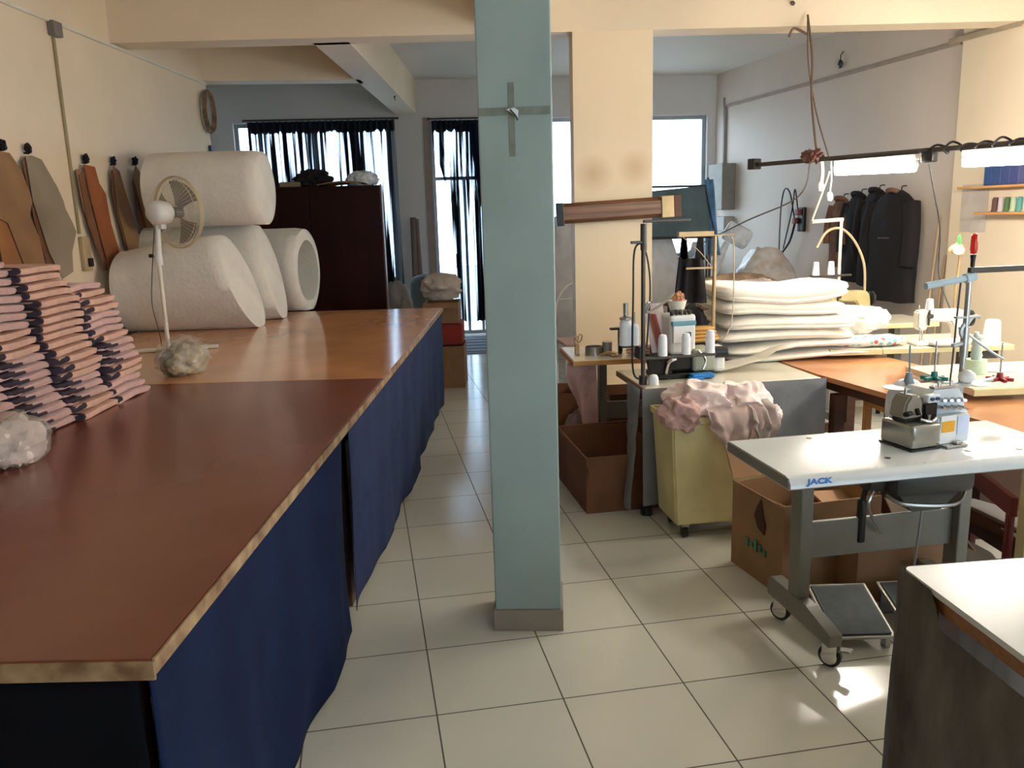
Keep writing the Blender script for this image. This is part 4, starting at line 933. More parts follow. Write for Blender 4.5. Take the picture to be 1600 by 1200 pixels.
bm = NB(); cyl(bm, (0, 0, 0), (0, 0, .77), .012); cyl(bm, (-.25, 0, .76), (.01, 0, .77), .015); obj('pole', bm, IVORY, t, smooth=True)
bm = NB(); tube(bm, [(-.2, 0, .56), (-.12, 0, .68), (0, 0, .7), (.12, 0, .6), (.2, -.02, .42), (.22, -.02, .18)], .01, 6, sm=6); obj('lamp_arm', bm, mat('tan_arm', (190, 164, 128), .5), t, smooth=True)
bm = NB(); box(bm, -.24, .1, -.02, .02, .33, .345, .004); obj('spool_tray', bm, DSTEEL, t)
bm = NB(); tube(bm, [(-.25, 0, .77), (-.26, -.15, .98), (-.3, -.3, 1.12)], .008, 6, sm=4); obj('feed_tube', bm, IVORY, t, smooth=True)
for k, x in enumerate((-.2, -.07)):
    bm = NB(); lathe(bm, [(0, 0), (.03, 0), (.022, .1), (.012, .105), (0, .105)], Matrix.Identity(4), 16)
    single('thread_cone', bm, THREAD, ['left', 'right'][k] + ' of the two cream thread cones over the yellowed sewing machine', 'thread cone', (3.70+x, 6.02, 1.147), 0, smooth=True)
# cloth on the side top
bm = NB(); rbox(bm, 0, 0, .035, .5, .17, .07, e=3, f=lambda p: p+Vector((0, 0, .008*noise.noise(p*12))))
fm = mat('floral_cotton', (222, 214, 200), .85, var=.05)
nt = fm.node_tree; b = nt.nodes['Principled BSDF']; old = b.inputs['Base Color'].links[0].from_socket; tc = nt.nodes.new('ShaderNodeTexCoord')
prev = old
for c_, sc, th_, off in (((120, 176, 184), 26, .42, 0), ((214, 96, 92), 17, .25, 5)):
    v = nt.nodes.new('ShaderNodeTexVoronoi'); v.inputs['Scale'].default_value = sc; mp = nt.nodes.new('ShaderNodeMapping'); mp.inputs['Location'].default_value = (off, off, 0)
    nt.links.new(tc.outputs['Object'], mp.inputs[0]); nt.links.new(mp.outputs[0], v.inputs['Vector'])
    lt = nt.nodes.new('ShaderNodeMath'); lt.operation = 'LESS_THAN'; lt.inputs[1].default_value = th_; nt.links.new(v.outputs['Distance'], lt.inputs[0])
    mx = nt.nodes.new('ShaderNodeMix'); mx.data_type = 'RGBA'; nt.links.new(lt.outputs[0], mx.inputs[0]); nt.links.new(prev, mx.inputs[6]); mx.inputs[7].default_value = lin(c_); prev = mx.outputs[2]
nt.links.new(prev, b.inputs['Base Color'])
single('floral_cloth', bm, fm, 'rolled floral cloth with teal and red flowers left of the white sewing machine', 'cloth', (3.12, 4.74, .801), R(-7), smooth=True)
bag('fabric_bundle', (3.12, 4.86, .87), (.22, .1, .095), WADD, 'cream fabric bundle on top of the floral cloth', 44, .35, 'fabric', flat=0)

# folded wadding stack
for k, (cx, cy, sx, sy, th, z, l, rz) in enumerate([
    (2.72, 4.98, .98, .62, .055, .742, 'lowest folded sheet of the white wadding stack', -6), (2.66, 4.98, .92, .62, .06, .796, 'second folded sheet from the bottom of the wadding stack', -4),
    (2.60, 4.98, .90, .6, .085, .853, 'third folded sheet from the bottom of the wadding stack', -5), (2.62, 4.98, .86, .6, .09, .934, 'fourth folded sheet from the bottom of the wadding stack', -7),
    (2.58, 5.0, .84, .58, .1, 1.02, 'second folded sheet from the top of the wadding stack', -3), (2.58, 5.0, .85, .58, .12, 1.112, 'thick folded sheet on top of the wadding stack', -3)]):
    bm = NB()
    def f(p, k=k, th=th):
        w_ = .014*math.sin(p.x*5+k*.9) + .016*noise.noise(Vector((p.x*3, p.y*3, k*1.5)))
        if k == 5: w_ += .03*(p.x*1.9)**2*(1 if p.x > 0 else .7) - .012
        return Vector((p.x+.02*noise.noise(Vector((p.z*20, p.y*4, k))), p.y+.02*noise.noise(Vector((p.x*4, p.z*9, k*2.))), p.z+w_))
    rbox(bm, 0, 0, th*.5, sx, sy, th*1.0, e=8, nu=60, nv=12, f=f, ez=2.6)
    if k in (0, 1): rbox(bm, sx*.44, .03, th*.4, .28, sy*.86, th*.8, e=3)
    if k > 2: rbox(bm, .01, -.035, th*.24, sx*.97, sy*.9, th*.42, e=7, nu=44, nv=8, f=f)
    single('folded_wadding', bm, WADD, l, 'wadding', (cx, cy, z+.002), R(rz), smooth=True)
# curled wadding piece on the cream table
bm = NB()
def f(u, v):
    x = .46*u; z = .045*math.sin(u*2.2)**2 + (.1*max(0, u-.62)/.38 if u > .62 else 0); return (x + .03*v*u, .2*v + .0, .018 + z*(1-.35*v) + .006*noise.noise(Vector((u*5, v*5, 2))))
grid(bm, f, 24, 10); bmesh.ops.solidify(bm, geom=bm.faces[:], thickness=-.03)
single('wadding_piece', bm, WADD, 'cream wadding piece with a curled end on the cream-topped table', 'wadding', (2.02, 4.47, .742), R(4), smooth=True)

# ---------------------------------------------------------------- coverstitch machine, dark stand, cones
t = thing('coverstitch_machine', 'black and white industrial coverstitch machine on the cream-topped table', 'sewing machine', (1.60, 4.40, .739), R(3))
bm = NB(); box(bm, .02, .33, .0, .2, 0, .03, .006); box(bm, .03, .24, .03, .19, .03, .13, .02); prism(bm, [(-.02, .03), (.06, .0), (.12, .0), (.1, .06), (.02, .12), (-.04, .15)], .02, .06, Matrix(((1, 0, 0, 0), (0, 0, 1, 0), (0, 1, 0, 0), (0, 0, 0, 1)))); obj('bed', bm, mat('oily_black_iron', (36, 34, 30), .35, .5, var=.2, vscale=12), t)
bm = NB(); box(bm, .24, .38, .02, .18, .03, .16, .015); obj('front_cover', bm, mat('sage_enamel', (150, 154, 136), .4), t)
bm = NB(); box(bm, .11, .27, .05, .2, .13, .36, .018); box(bm, .12, .25, .03, .05, .2, .3, .004); obj('head', bm, WHITEP, t)
bm = NB(); box(bm, .115, .26, .03, .07, .3, .325, .004); obj('teal_plate', bm, mat('dull_teal', (96, 150, 166), .4), t)
bm = NB(); box(bm, .19, .225, .024, .03, .235, .262); obj('label_plate', bm, BLACK, t)
bm = NB()
for k in range(5): cyl(bm, (.13+k*.027, .08, .345), (.12+k*.027, .06, .385), .011)
obj('tension_knobs', bm, DSTEEL, t, smooth=True)
bm = NB(); cyl(bm, (.385, .06, .13), (.46, .05, .13), .034, seg=20); obj('motor_cap', bm, BLACK, t, smooth=True)
bm = NB(); box(bm, .40, .475, .08, .17, .005, .16, .02); obj('motor_housing', bm, WHITEP, t)
bm = NB(); box(bm, .2, .34, -.06, -.001, .004, .03, .008); box(bm, .18, .26, -.085, -.03, .004, .016, .006); obj('blue_guard', bm, BLUEP, t)
bm = NB(); tube(bm, [(.07, .02, .03), (.08, 0, .1), (.12, -.01, .12)], .012, 8, sm=4); tube(bm, [(.27, .02, .15), (.3, -.01, .1), (.28, -.02, .05)], .008, 8, sm=4); obj('looper_arm', bm, CHROME, t, smooth=True)
bm = NB(); lathe(bm, [(0, 0), (.035, 0), (.055, .075), (.05, .075), (.03, .01), (0, .01)], T(.18, .12, .362)); obj('cup', bm, IVORY, t, smooth=True)
bm = NB(); blob(bm, (.19, .12, .45), (.03, .03, .035), .5, 3, 50); obj('yarn', bm, mat('orange_yarn', (206, 150, 110), .9), t, smooth=True)
t = thing('fabric_swatch', 'white and red printed cloth strip hanging behind the coverstitch machine', 'cloth', (1.585, 4.58, .739), R(0))
bm = NB(); grid(bm, lambda u, v: (.12*u+.06*(1-v), .01*math.sin(u*8), .12+.3*v), 10, 12, .003); obj('strip', bm, PINKL, t, smooth=True)
bm = NB(); grid(bm, lambda u, v: (.035+.05*u+.06*(1-v), -.012+.01*math.sin(u*8), .14+.22*v), 10, 12, .003); obj('red_print', bm, mat('brick_print', (170, 96, 78), .8), t, smooth=True)
bm = NB(); cyl(bm, (.06, .03, 0), (.06, .03, .43), .006); obj('support_wire', bm, DSTEEL, t)

t = thing('thread_stand', 'tall dark thread stand at the left front corner of the cream-topped table', 'thread stand', (1.50, 4.33, .739), R(2))
bm = NB(); cyl(bm, (0, 0, .0), (0, 0, .87), .012); cyl(bm, (0, 0, 0), (0, 0, .05), .022); cyl(bm, (.002, 0, .74), (.002, 0, .88), .018); obj('pole', bm, DSTEEL, t, smooth=True)
bm = NB(); box(bm, -.07, .0, -.012, .012, .775, .79, .003); box(bm, 0, .27, -.01, .01, .885, .9, .003); obj('guide_arm', bm, DSTEEL, t)
bm = NB(); box(bm, -.01, .43, -.02, .02, .138, .152, .004); box(bm, -.1, .0, .06, .08, .2, .212, .003); box(bm, -.02, .0, .0, .08, .14, .21, .003); obj('cone_tray', bm, DSTEEL, t)
bm = NB(); cyl(bm, (-.075, .07, .21), (-.075, .07, .45), .004); lathe(bm, [(0, 0), (.035, 0), (.035, .01), (.014, .018), (.014, .09), (0, .09)], T(-.075, .07, .36)); cyl(bm, (-.03, .05, .2), (-.03, .05, .4), .004); obj('spool_pin', bm, STEEL, t, smooth=True)
bm = NB(); tube(bm, [(0, 0, .78), (-.05, 0, .74), (-.065, -.02, .5), (-.06, 0, .1), (-.02, 0, .03)], .006, 6, sm=6); tube(bm, [(0, 0, .78), (.03, 0, .66), (.04, 0, .5), (.02, 0, .2)], .005, 6, sm=6); obj('cord', bm, BLACK, t, smooth=True)
bm = NB(); tube(bm, [(0, 0, .42), (.04, 0, .46), (.02, 0, .4), (.1, -.01, .44), (.18, 0, .5)], .008, 6, sm=5); obj('thread_guide', bm, STEEL, t, smooth=True)
bm = NB(); lathe(bm, [(0, 0), (.03, 0), (.028, .04), (.02, .055), (0, .06)]); single('bobbin', bm, THREAD, 'small white bobbin at the foot of the dark thread stand', 'bobbin', (1.55, 4.30, .739), 0, smooth=True)
cb = [(-.077, .07, .214, .036, .15, 'large white thread cone raised highest on the left of the dark stand'), (-.03, .05, .215, .026, .12, 'white thread cone close beside the dark stand pole'), (.115, 0, .153, .027, .12, 'white thread cone on the tray in front of the coverstitch machine'), (.255, 0, .153, .026, .12, 'white thread cone in the middle of the tray right of the machine label'), (.40, 0, .153, .027, .13, 'white thread cone at the right end of the dark stand tray')]
for x, y, z, r_, h_, l in cb:
    bm = NB(); lathe(bm, [(0, 0), (r_, 0), (r_*.9, h_*.8), (r_*.7, h_*.97), (r_*.3, h_), (0, h_)]); single('thread_cone', bm, THREAD, l, 'thread cone', Vector((1.50, 4.33, .739)) + RZ(R(2)) @ Vector((x, y, z+.001)), 0, smooth=True)

t = thing('thread_stand', 'gold-lit beige thread stand in front of the wadding stack', 'thread stand', (2.055, 4.66, .739), 0)
bm = NB(); cyl(bm, (0, 0, 0), (-.0, 0, .79), .011); obj('pole', bm, BRASS, t, smooth=True)
for q_ in ((-.23, -.012, -.015, .015, .79, .82), (-.01, .12, -.006, .006, .791, .798), (-.18, -.012, -.006, .006, .6, .612), (-.18, -.012, -.01, .01, .16, .172)):
    bm = NB(); box(bm, *q_, .002); obj('arm', bm, BRASS, t)
bm = NB(); tube(bm, [(.1, 0, .785), (.12, 0, .7), (.12, 0, .3), (.06, 0, .16)], .0035, 6, sm=5); tube(bm, [(-.01, 0, .6), (-.1, -.02, .7), (-.2, 0, .79)], .003, 6, sm=5); obj('thread', bm, mat('beige_thread', (200, 180, 150), .8), t, smooth=True)
t = thing('carrier_bag', 'black carrier bag hanging by its handles from the beige thread stand', 'bag', (1.93, 4.70, 0), 0)
bm = NB()
grid(bm, lambda u, v: (-.105+.21*u + (.5-u)*.06*v, .03*math.sin(u*PI)*(1-v)+.012*math.sin(u*14), 1.13+.27*v), 18, 12, .008)
for sx in (-.05, .05):
    grid(bm, lambda u, v, sx=sx: (sx+(u-.5)*.06*(1-.55*v), 0, 1.39+.15*v), 4, 8, .006)
obj('bag_body', bm, BLACKF, t, smooth=True)
bag('machine_cover', (2.0, 4.86, .739), (.11, .09, .2), BLACKF, 'black cloth heap between the carrier bag and the wadding stack', 52, .2, 'cloth')
bm = NB()
for k in range(4): rbox(bm, .0, .0, .02+k*.022, .22-.02*k, .1, .026, e=4, nu=20, nv=6)
single('folded_cloth', bm, mat('mustard_cloth', (200, 150, 80), .85, var=.1), 'small mustard cloth pile beside the head of the coverstitch machine', 'cloth', (1.98, 4.66, .90), R(5), smooth=True)
bm = NB(); box(bm, -.1, .12, -.06, .06, 0, .158, .006); single('black_case', bm, BLACK, 'black case under the mustard cloth pile', 'case', (1.98, 4.68, .74), R(5))

# things on the oak-edged table by the column
def tloc(x, y, z=.761): return Vector((1.29, 5.06, 0)) + RZ(R(-5)) @ Vector((x, y, 0)) + Vector((0, 0, z))
t = thing('metal_tin', 'round steel tin on the oak-edged sewing table', 'tin', tloc(.17, .2), 0)
bm = NB(); lathe(bm, [(0, 0), (.06, 0), (.06, .055), (.055, .055), (.055, .008), (0, .008)]); obj('tin_body', bm, STEEL, t, smooth=True, angle=30)
bm = NB(); lathe(bm, [(0, 0), (.033, 0), (.033, .085), (0, .085)], T(.085, -.02, 0)); obj('small_tin', bm, STEEL, t, smooth=True, angle=30)
t = thing('brass_scissors', 'brass-handled scissors standing upright on the oak-edged table', 'scissors', tloc(.06, .22), 0)
bm = NB(); tube(bm, [(0, 0, .07), (-.02, 0, .1), (-.01, 0, .125), (.01, 0, .11), (0, 0, .07)], .005, 6, sm=4); tube(bm, [(0, 0, .07), (.03, 0, .1), (.035, 0, .13), (.015, 0, .13), (0, 0, .07)], .005, 6, sm=4); obj('handles', bm, BRASS, t, smooth=True)
bm = NB(); box(bm, -.015, .015, -.01, .01, 0, .07, .004); obj('blades', bm, BRASS, t)
t = thing('desk_lamp_base', 'small dark T-shaped stand on the oak-edged table', 'stand', tloc(.36, .26), 0)
bm = NB(); box(bm, -.014, .014, -.014, .014, 0, .15, .004); obj('post', bm, BLACK, t)
bm = NB(); box(bm, -.07, .08, -.02, .02, .151, .165, .004); obj('cross_arm', bm, BLACK, t)
bm = NB(); lathe(bm, [(0, .004), (.045, 0), (.055, .012), (.05, .014), (.02, .006), (0, .008)]); single('steel_dish', bm, CHROME, 'small shiny dish on the oak-edged table', 'dish', tloc(.3, .14), 0, smooth=True)
bm = NB(); tube(bm, [(-.06, .02, .01), (0, 0, .03), (.05, -.02, .01), (.0, -.04, .01)], .008, 6, sm=4); single('brass_hook', bm, BRASS, 'curled brass piece beside the shiny dish', 'hardware', tloc(.25, .09), 0, smooth=True)
bag('pink_scrap', tloc(.5, .15), (.11, .08, .03), PINK, 'crumpled pink scrap on the right of the oak-edged table', 55, .5, 'fabric')
# pink cloth hanging below the oak-edged table
bm = NB()
def f(u, v):
    return (-.03 + .19*u + .02*(1-v)*math.sin(u*7), -.02+.03*math.sin(u*9+v*3)*(1-v), .73 - (.34*(u**.8)+.12)*(1-v) - .06*(1-v)*math.sin(u*3))
grid(bm, f, 18, 16, .004); single('pink_cloth', bm, PINK, 'pink cloth hanging under the left end of the oak-edged table', 'cloth', tloc(.0, .1, 0), R(-5), smooth=True)
bag('cloth_bundle', (1.43, 5.35, .0), (.13, .14, .2), mat('greyish_pink_cloth', (150, 124, 120), .9, var=.1), 'greyish-pink bundle on the floor under the oak-edged table', 56, .25, 'fabric')
carton('cardboard_box', 0, .5, 0, .34, .42, CARDD, 'dark brown carton under the right half of the oak-edged table', (1.66, 5.5, 0), R(-5))
carton('cardboard_box', 0, .3, 0, .4, .36, CARDD, 'dark brown carton behind the pillar under the oak-edged table', (1.26, 5.9, 0), R(-5))

# open cardboard box on the floor
carton('cardboard_box', 0, .47, 0, .72, .335, CARDD, 'open brown cardboard box on the floor right of the pillar', (1.172, 4.345, 0), R(0), (('f', 96, .12), ('l', 98, .12), ('b', 30, .12)), sag=.04)
# laundry bin with pink garments
t = thing('storage_bin', 'beige plastic bin on castors heaped with pink garments', 'bin', (1.775, 4.0, 0), R(-2))
def taper(bm, w0, d0, z0, w1, d1, z1, th):
    def q(w_, d_, z_): return [Vector((sx*w_/2, sy*d_/2, z_)) for sx, sy in ((-1, -1), (1, -1), (1, 1), (-1, 1))]
    R4 = [q(w0, d0, z0), q(w1, d1, z1), q(w1-2*th, d1-2*th, z1), q(w0-2*th, d0-2*th, z0+th)]
    V = [[bm.verts.new(p) for p in r_] for r_ in R4]
    bm.faces.new(V[0][::-1]); bm.faces.new(V[3])
    for A, Bv in zip(V, V[1:]):
        for i in range(4): bm.faces.new((A[i], A[(i+1) % 4], Bv[(i+1) % 4], Bv[i]))
bm = NB(); taper(bm, .5, .29, .075, .565, .33, .64, .006); bmesh.ops.bevel(bm, geom=bm.edges[:], offset=.01, segments=2, affect='EDGES'); obj('tub', bm, BINM, t, smooth=True, angle=40)
bm = NB(); box(bm, -.292, .292, -.172, -.16, .62, .655, .004); box(bm, -.292, .292, .16, .172, .62, .655, .004); box(bm, -.292, -.28, -.16, .16, .62, .655, .004); box(bm, .28, .292, -.16, .16, .62, .655, .004); obj('rim', bm, BINM, t)
for x in (-.19, .19):
    for y in (-.11, .11):
        bm = NB(); cyl(bm, (x-.012, y, .028), (x+.012, y, .028), .028, seg=16); c_ = obj('castor', bm, BLACK, t, smooth=True)
        bm = NB(); box(bm, x-.02, x+.02, y-.015, y+.015, .057, .074); obj('castor_fork', bm, STEEL, c_)
def garm(c, r, seed, m, label, amp=.5, rz=0, fr=1.1):
    amp *= .62
    bm = NB(); blob(bm, (0, 0, 0), r, amp, fr, seed, sub=5, ridge=True); return single('crumpled_garment', bm, m, label, 'garment', c, rz, smooth=True)
garm((1.68, 3.98, .70), (.17, .15, .10), 61, PINKL, 'pale pink garment heaped in the middle of the beige bin', .7)
garm((1.92, 3.98, .69), (.15, .14, .10), 62, PINKL, 'pale pink garment on the right side of the beige bin', .7)
garm((1.56, 3.9, .67), (.11, .1, .085), 63, PINK, 'darker pink garment at the left rim of the beige bin', .8)
def drape_g(x0, x1, zt, zb, seed, m, label, yf=3.79):
    bm = NB()
    def f(u, v):
        x = x0+(x1-x0)*(u if v > .5 else .5+(u-.5)*(1-.5*(.5-v)*2)); z = zt-(zt-zb)*(1-v)*(.55+.45*math.sin(u*PI)+.12*noise.noise(Vector((u*5, 1, seed))))
        y = yf - .018 - .03*math.sin(v*PI)*abs(math.sin(u*8+seed)) - .02*noise.noise(Vector((u*6, v*6, seed))) + (.12*(v-.8)/.2 if v > .8 else 0)
        return (x+.02*noise.noise(Vector((u*3, v*4, seed))), y, z + (.03 if v > .8 else 0))
    grid(bm, f, 30, 24); bmesh.ops.solidify(bm, geom=bm.faces[:], thickness=.006); return single('crumpled_garment', bm, m, label, 'garment', smooth=True)
drape_g(1.66, 1.93, .70, .38, 3, PINKL, 'pale pink sleeve draped down the front of the beige bin')
drape_g(1.88, 2.02, .69, .44, 7, mat('off_white_lining', (222, 210, 208), .85, bump=.2), 'off-white cloth tail draped at the right front of the beige bin', 3.785)
garm((2.03, 3.86, .63), (.05, .05, .06), 64, PINKL, 'small pink garment end over the right corner of the beige bin', .6)

# ---------------------------------------------------------------- overlock desk
D = thing('overlock_desk', 'white-topped rolling overlock desk with blue lettering on its front edge', 'table', (1.395, 2.495, 0), 0)
TW, TD, TZ = 1.16, .497, .78
bm = NB()
outl = [(0, TZ-.006), (.0, TZ-.045), (.0, TZ-.045)]
prism(bm, [(.012, TZ-.046), (.0, TZ-.038), (.003, TZ-.024), (.018, TZ-.006), (.04, TZ), (TD, TZ), (TD, TZ-.046)], 0, TW, Matrix(((0, 0, 1, 0), (1, 0, 0, 0), (0, 1, 0, 0), (0, 0, 0, 1))))
obj('tabletop', bm, LAMW, D, smooth=True, angle=40)
bm = NB(); box(bm, -.006, -.0005, .012, TD, TZ-.04, TZ-.002, .002); obj('edge_strip', bm, GREYM, D)
bm = NB()
for x, y in ((.45, .13), (.32, .45), (.78, .13), (.97, .1)): cyl(bm, (x, y, TZ-.001), (x, y, TZ+.0015), .011, seg=14)
obj('screw_caps', bm, DSTEEL, D)
# lettering and ruler on the front edge
cu = bpy.data.curves.new('brand_lettering', 'FONT'); cu.body = 'JACK'; cu.size = .034; cu.extrude = .0006; cu.space_character = 1.05; cu.shear = .25; cu.offset = .0016
to = bpy.data.objects.new('edge_lettering_curve', cu); COL.objects.link(to)
bpy.context.view_layer.update(); dg = bpy.context.evaluated_depsgraph_get(); me = bpy.data.meshes.new_from_object(to.evaluated_get(dg)); bpy.data.objects.remove(to)
lo = bpy.data.objects.new('edge_lettering', me); COL.objects.link(lo); me.materials.clear(); me.materials.append(mat('bright_blue_print', (24, 112, 190), .5)); lo.parent = D
ta = math.atan2(.012, .02)
lo.rotation_euler = (R(50), 0, 0); lo.scale = (1.12, .8, 1); lo.location = (.062, .0005, TZ-.0255)
bm = NB()
for k in range(24):
    h_ = .009 if k % 5 == 0 else .005
    box(bm, .16+k*.038, .1615+k*.038, .041, .041+h_, TZ, TZ+.0006)
obj('ruler_marks', bm, mat('pale_blue_print', (140, 180, 206), .5), D)
def jleg(x, nm_front=None):
    bm = NB(); box(bm, x-.025, x+.025, .26, .34, .1905, TZ-.0465, .005); L = obj('leg', bm, GREYM, D)
    bm = NB(); prism(bm, [(.03, .105), (.03, .155), (.2, .19), (.48, .19), (.5, .165), (.5, .105)], x-.028, x+.028, Matrix(((0, 0, 1, 0), (1, 0, 0, 0), (0, 1, 0, 0), (0, 0, 0, 1)))); bmesh.ops.bevel(bm, geom=bm.edges[:], offset=.004, segments=1, affect='EDGES')
    # foot bar sits around the post
    obj('foot_bar', bm, GREYM, D)
    bm = NB(); box(bm, x-.024, x+.024, .1, .49, TZ-.07, TZ-.0465, .003); obj('top_bar', bm, GREYM, D)
    for y in (.085, .46):
        yaw = R(38)
        bm = NB(); lathe(bm, [(0, -.013), (.036, -.013), (.043, -.008), (.043, .008), (.036, .013), (0, .013)], T(x+.015, y, .0435) @ RZ(yaw) @ RY(PI/2), 22); wl = obj('castor_wheel', bm, BLACK, D, smooth=True, angle=30)
        bm = NB(); cyl(bm, T(x+.015, y, .0435) @ RZ(yaw) @ Vector((-.0165, 0, 0)), T(x+.015, y, .0435) @ RZ(yaw) @ Vector((.0165, 0, 0)), .03, seg=18); obj('hub', bm, WHITEP, wl, smooth=True, angle=30)
        bm = NB(); Mx = T(x+.015, y, .0435) @ RZ(yaw); box(bm, -.022, -.018, -.03, .025, -.012, .052, .002, Mx); box(bm, .018, .022, -.03, .025, -.012, .052, .002, Mx); box(bm, -.022, .022, -.03, .03, .047, .056, .002, Mx); cyl(bm, (x, y, .098), (x, y, .1045), .012); obj('castor_fork', bm, CHROME, D)
        if y < .2:
            bm = NB(); box(bm, -.02, .02, -.085, -.03, .022, .03, .004, Mx @ RX(R(-12))); obj('brake_pedal', bm, STEEL, D)
jleg(.218); jleg(.90)
bm = NB(); box(bm, .2435, .8745, .3, .32, .335, .485, .003); obj('crossbar', bm, GREYM, D)
# motor and linkage below
bm = NB(); box(bm, .52, .86, .16, .4, .6, .715, .03); prism(bm, [(.56, .6), (.82, .6), (.74, .53), (.62, .53)], .2, .38, Matrix(((1, 0, 0, 0), (0, 0, 1, 0), (0, 1, 0, 0), (0, 0, 0, 1)))); lathe(bm, [(0, 0), (.06, 0), (.065, .02), (.05, .06), (0, .06)], T(.5, .28, .66) @ RY(-PI/2) @ T(0, 0, -.02)); obj('motor', bm, mat('dark_motor_metal', (70, 70, 68), .4, .5), D, smooth=True, angle=40)
bm = NB(); tube(bm, [(.52, .22, .6), (.56, .16, .58), (.75, .14, .57), (.84, .2, .6)], .008, 6, sm=5); tube(bm, [(.7, .25, .53), (.66, .22, .3), (.62, .2, .14)], .005, 6, sm=3); tube(bm, [(.5, .26, .62), (.46, .24, .55), (.55, .28, .42)], .006, 6, sm=4); obj('linkage', bm, STEEL, D, smooth=True)
bm = NB(); box(bm, .46, .49, .29, .32, .38, .56, .008); tube(bm, [(.475, .3, .56), (.48, .28, .62), (.52, .26, .66)], .012, 6, sm=4); obj('belt_loop', bm, BLACK, D, smooth=True)
def pedal(x, y, w_, l_, rz, nm):
    P = thing('foot_pedal', nm, 'pedal', (x, y, .052), rz)
    Mx = RX(R(15)); bm = NB(); box(bm, 0, w_, 0, l_, .0, .014, .004, Mx); obj('frame', bm, STEEL, P)
    bm = NB(); box(bm, .012, w_-.012, .012, l_-.012, .0145, .02, .003, Mx)
    for k in range(40): box(bm, .02, w_-.02, .02+k*(l_-.04)/40, .0235+k*(l_-.04)/40, .0203, .0212, 0, Mx)
    obj('tread', bm, RUBBER, P)
    bm = NB(); box(bm, .01, .03, .02, .06, -.05, .0, .003); box(bm, w_-.03, w_-.01, .02, .06, -.05, .0, .003); box(bm, .02, w_-.02, l_*.9, l_*.95, -.05, l_*.235, .003); obj('bracket', bm, STEEL, P)
pedal(1.685, 2.66, .245, .31, R(-10), 'wide ribbed foot pedal under the overlock desk')
pedal(2.0, 2.66, .2, .28, R(-8), 'second foot pedal partly hidden by the near white table')
bag('lint_scrap', (1.82, 2.99, 0), (.07, .05, .05), mat('dark_scrap', (60, 46, 40), .9), 'dark rag scrap on the floor behind the wide foot pedal', 71, .5, 'rag')

# overlock machine
O = thing('overlock_machine', 'silver-grey overlock machine with a metal front box on the white desk', 'sewing machine', (1.966, 2.656, .781), R(9))
BODY = mat('pearl_grey_enamel', (206, 212, 214), .32)
bm = NB(); box(bm, 0, .135, -.0, .165, .008, .1, .012, None, 3); obj('cloth_plate', bm, mat('satin_alloy', (158, 156, 144), .25, .75), O, smooth=True, angle=40)
bm = NB(); box(bm, .0, .14, 0, .17, 0, .008, .003); obj('base_gasket', bm, BLACK, O)
bm = NB(); box(bm, .136, .3, .02, .19, .002, .12, .014); prism(bm, [(.11, .1), (.31, .1), (.295, .2), (.27, .245), (.15, .25), (.12, .21)], .06, .19, Matrix(((1, 0, 0, 0), (0, 0, 1, 0), (0, 1, 0, 0), (0, 0, 0, 1)))); obj('body', bm, BODY, O)
bm = NB(); prism(bm, [(-.0, .12), (.09, .12), (.09, .2), (.075, .235), (.03, .24), (.008, .2)], .05, .13, Matrix(((1, 0, 0, 0), (0, 0, 1, 0), (0, 1, 0, 0), (0, 0, 0, 1)))); bmesh.ops.bevel(bm, geom=bm.edges[:], offset=.008, segments=2, affect='EDGES'); obj('head_cover', bm, mat('taupe_enamel', (132, 124, 108), .4), O, smooth=True, angle=40)
bm = NB(); box(bm, .012, .09, .055, .12, .101, .119, .003); cyl(bm, (.0, .04, .15), (.03, .05, .15), .012); cyl(bm, (.06, .035, .14), (.06, .05, .17), .01); box(bm, .094, .15, .04, .059, .1, .19, .004); obj('needle_mechanism', bm, mat('oily_dark_metal', (48, 44, 42), .3, .7), O)
bm = NB(); cyl(bm, (.1, .03, .105), (.1, .03, .14), .006); tube(bm, [(.06, .03, .12), (.09, .01, .11), (.12, .02, .12)], .008, 8, sm=4); obj('presser_foot', bm, CHROME, O, smooth=True)
bm = NB(); cyl(bm, (.03, .08, .238), (.03, .08, .275), .006); obj('pressure_screw', bm, CHROME, O, smooth=True)
bm = NB(); box(bm, .092, .152, .03, .058, .195, .24, .008); obj('thread_cover', bm, BODY, O)
bm = NB(); cyl(bm, (.108, .024, .218), (.108, .03, .218), .009); cyl(bm, (.133, .024, .218), (.133, .03, .218), .009); obj('cover_holes', bm, mat('blue_black_knob', (40, 60, 84), .3), O, smooth=True)
for k in range(4):
    x = .175+k*.033
    bm = NB(); cyl(bm, (x, .058, .2-.004*k), (x-.012, .02, .205-.004*k), .011, .008, 14); obj('tension_post', bm, STEEL, O, smooth=True, angle=40)
    bm = NB(); prism(bm, [(x-.01, .16-.004*k), (x+.016, .148-.004*k), (x+.02, .154-.004*k), (x-.006, .172-.004*k)], .03, .059, Matrix(((1, 0, 0, 0), (0, 0, 1, 0), (0, 1, 0, 0), (0, 0, 0, 1)))); obj('guide_lever', bm, STEEL, O)
bm = NB(); box(bm, .16, .28, .07, .1, .251, .262, .003); cyl(bm, (.19, .08, .25), (.19, .08, .285), .007); cyl(bm, (.25, .08, .25), (.25, .08, .285), .007); obj('thread_rail', bm, CHROME, O)
bm = NB(); box(bm, .145, .22, .0145, .0195, .01, .125, .002); obj('warning_plate', bm, WHITEP, O)
bm = NB(); box(bm, .15, .212, .0125, .014, .055, .098, .0005); obj('warning_label', bm, mat('amber_label', (226, 160, 30), .5), O, label='amber warning label')
bm = NB(); box(bm, .23, .285, .0165, .0195, .04, .115, .0005); obj('spec_label', bm, mat('lavender_label', (196, 204, 224), .5), O)
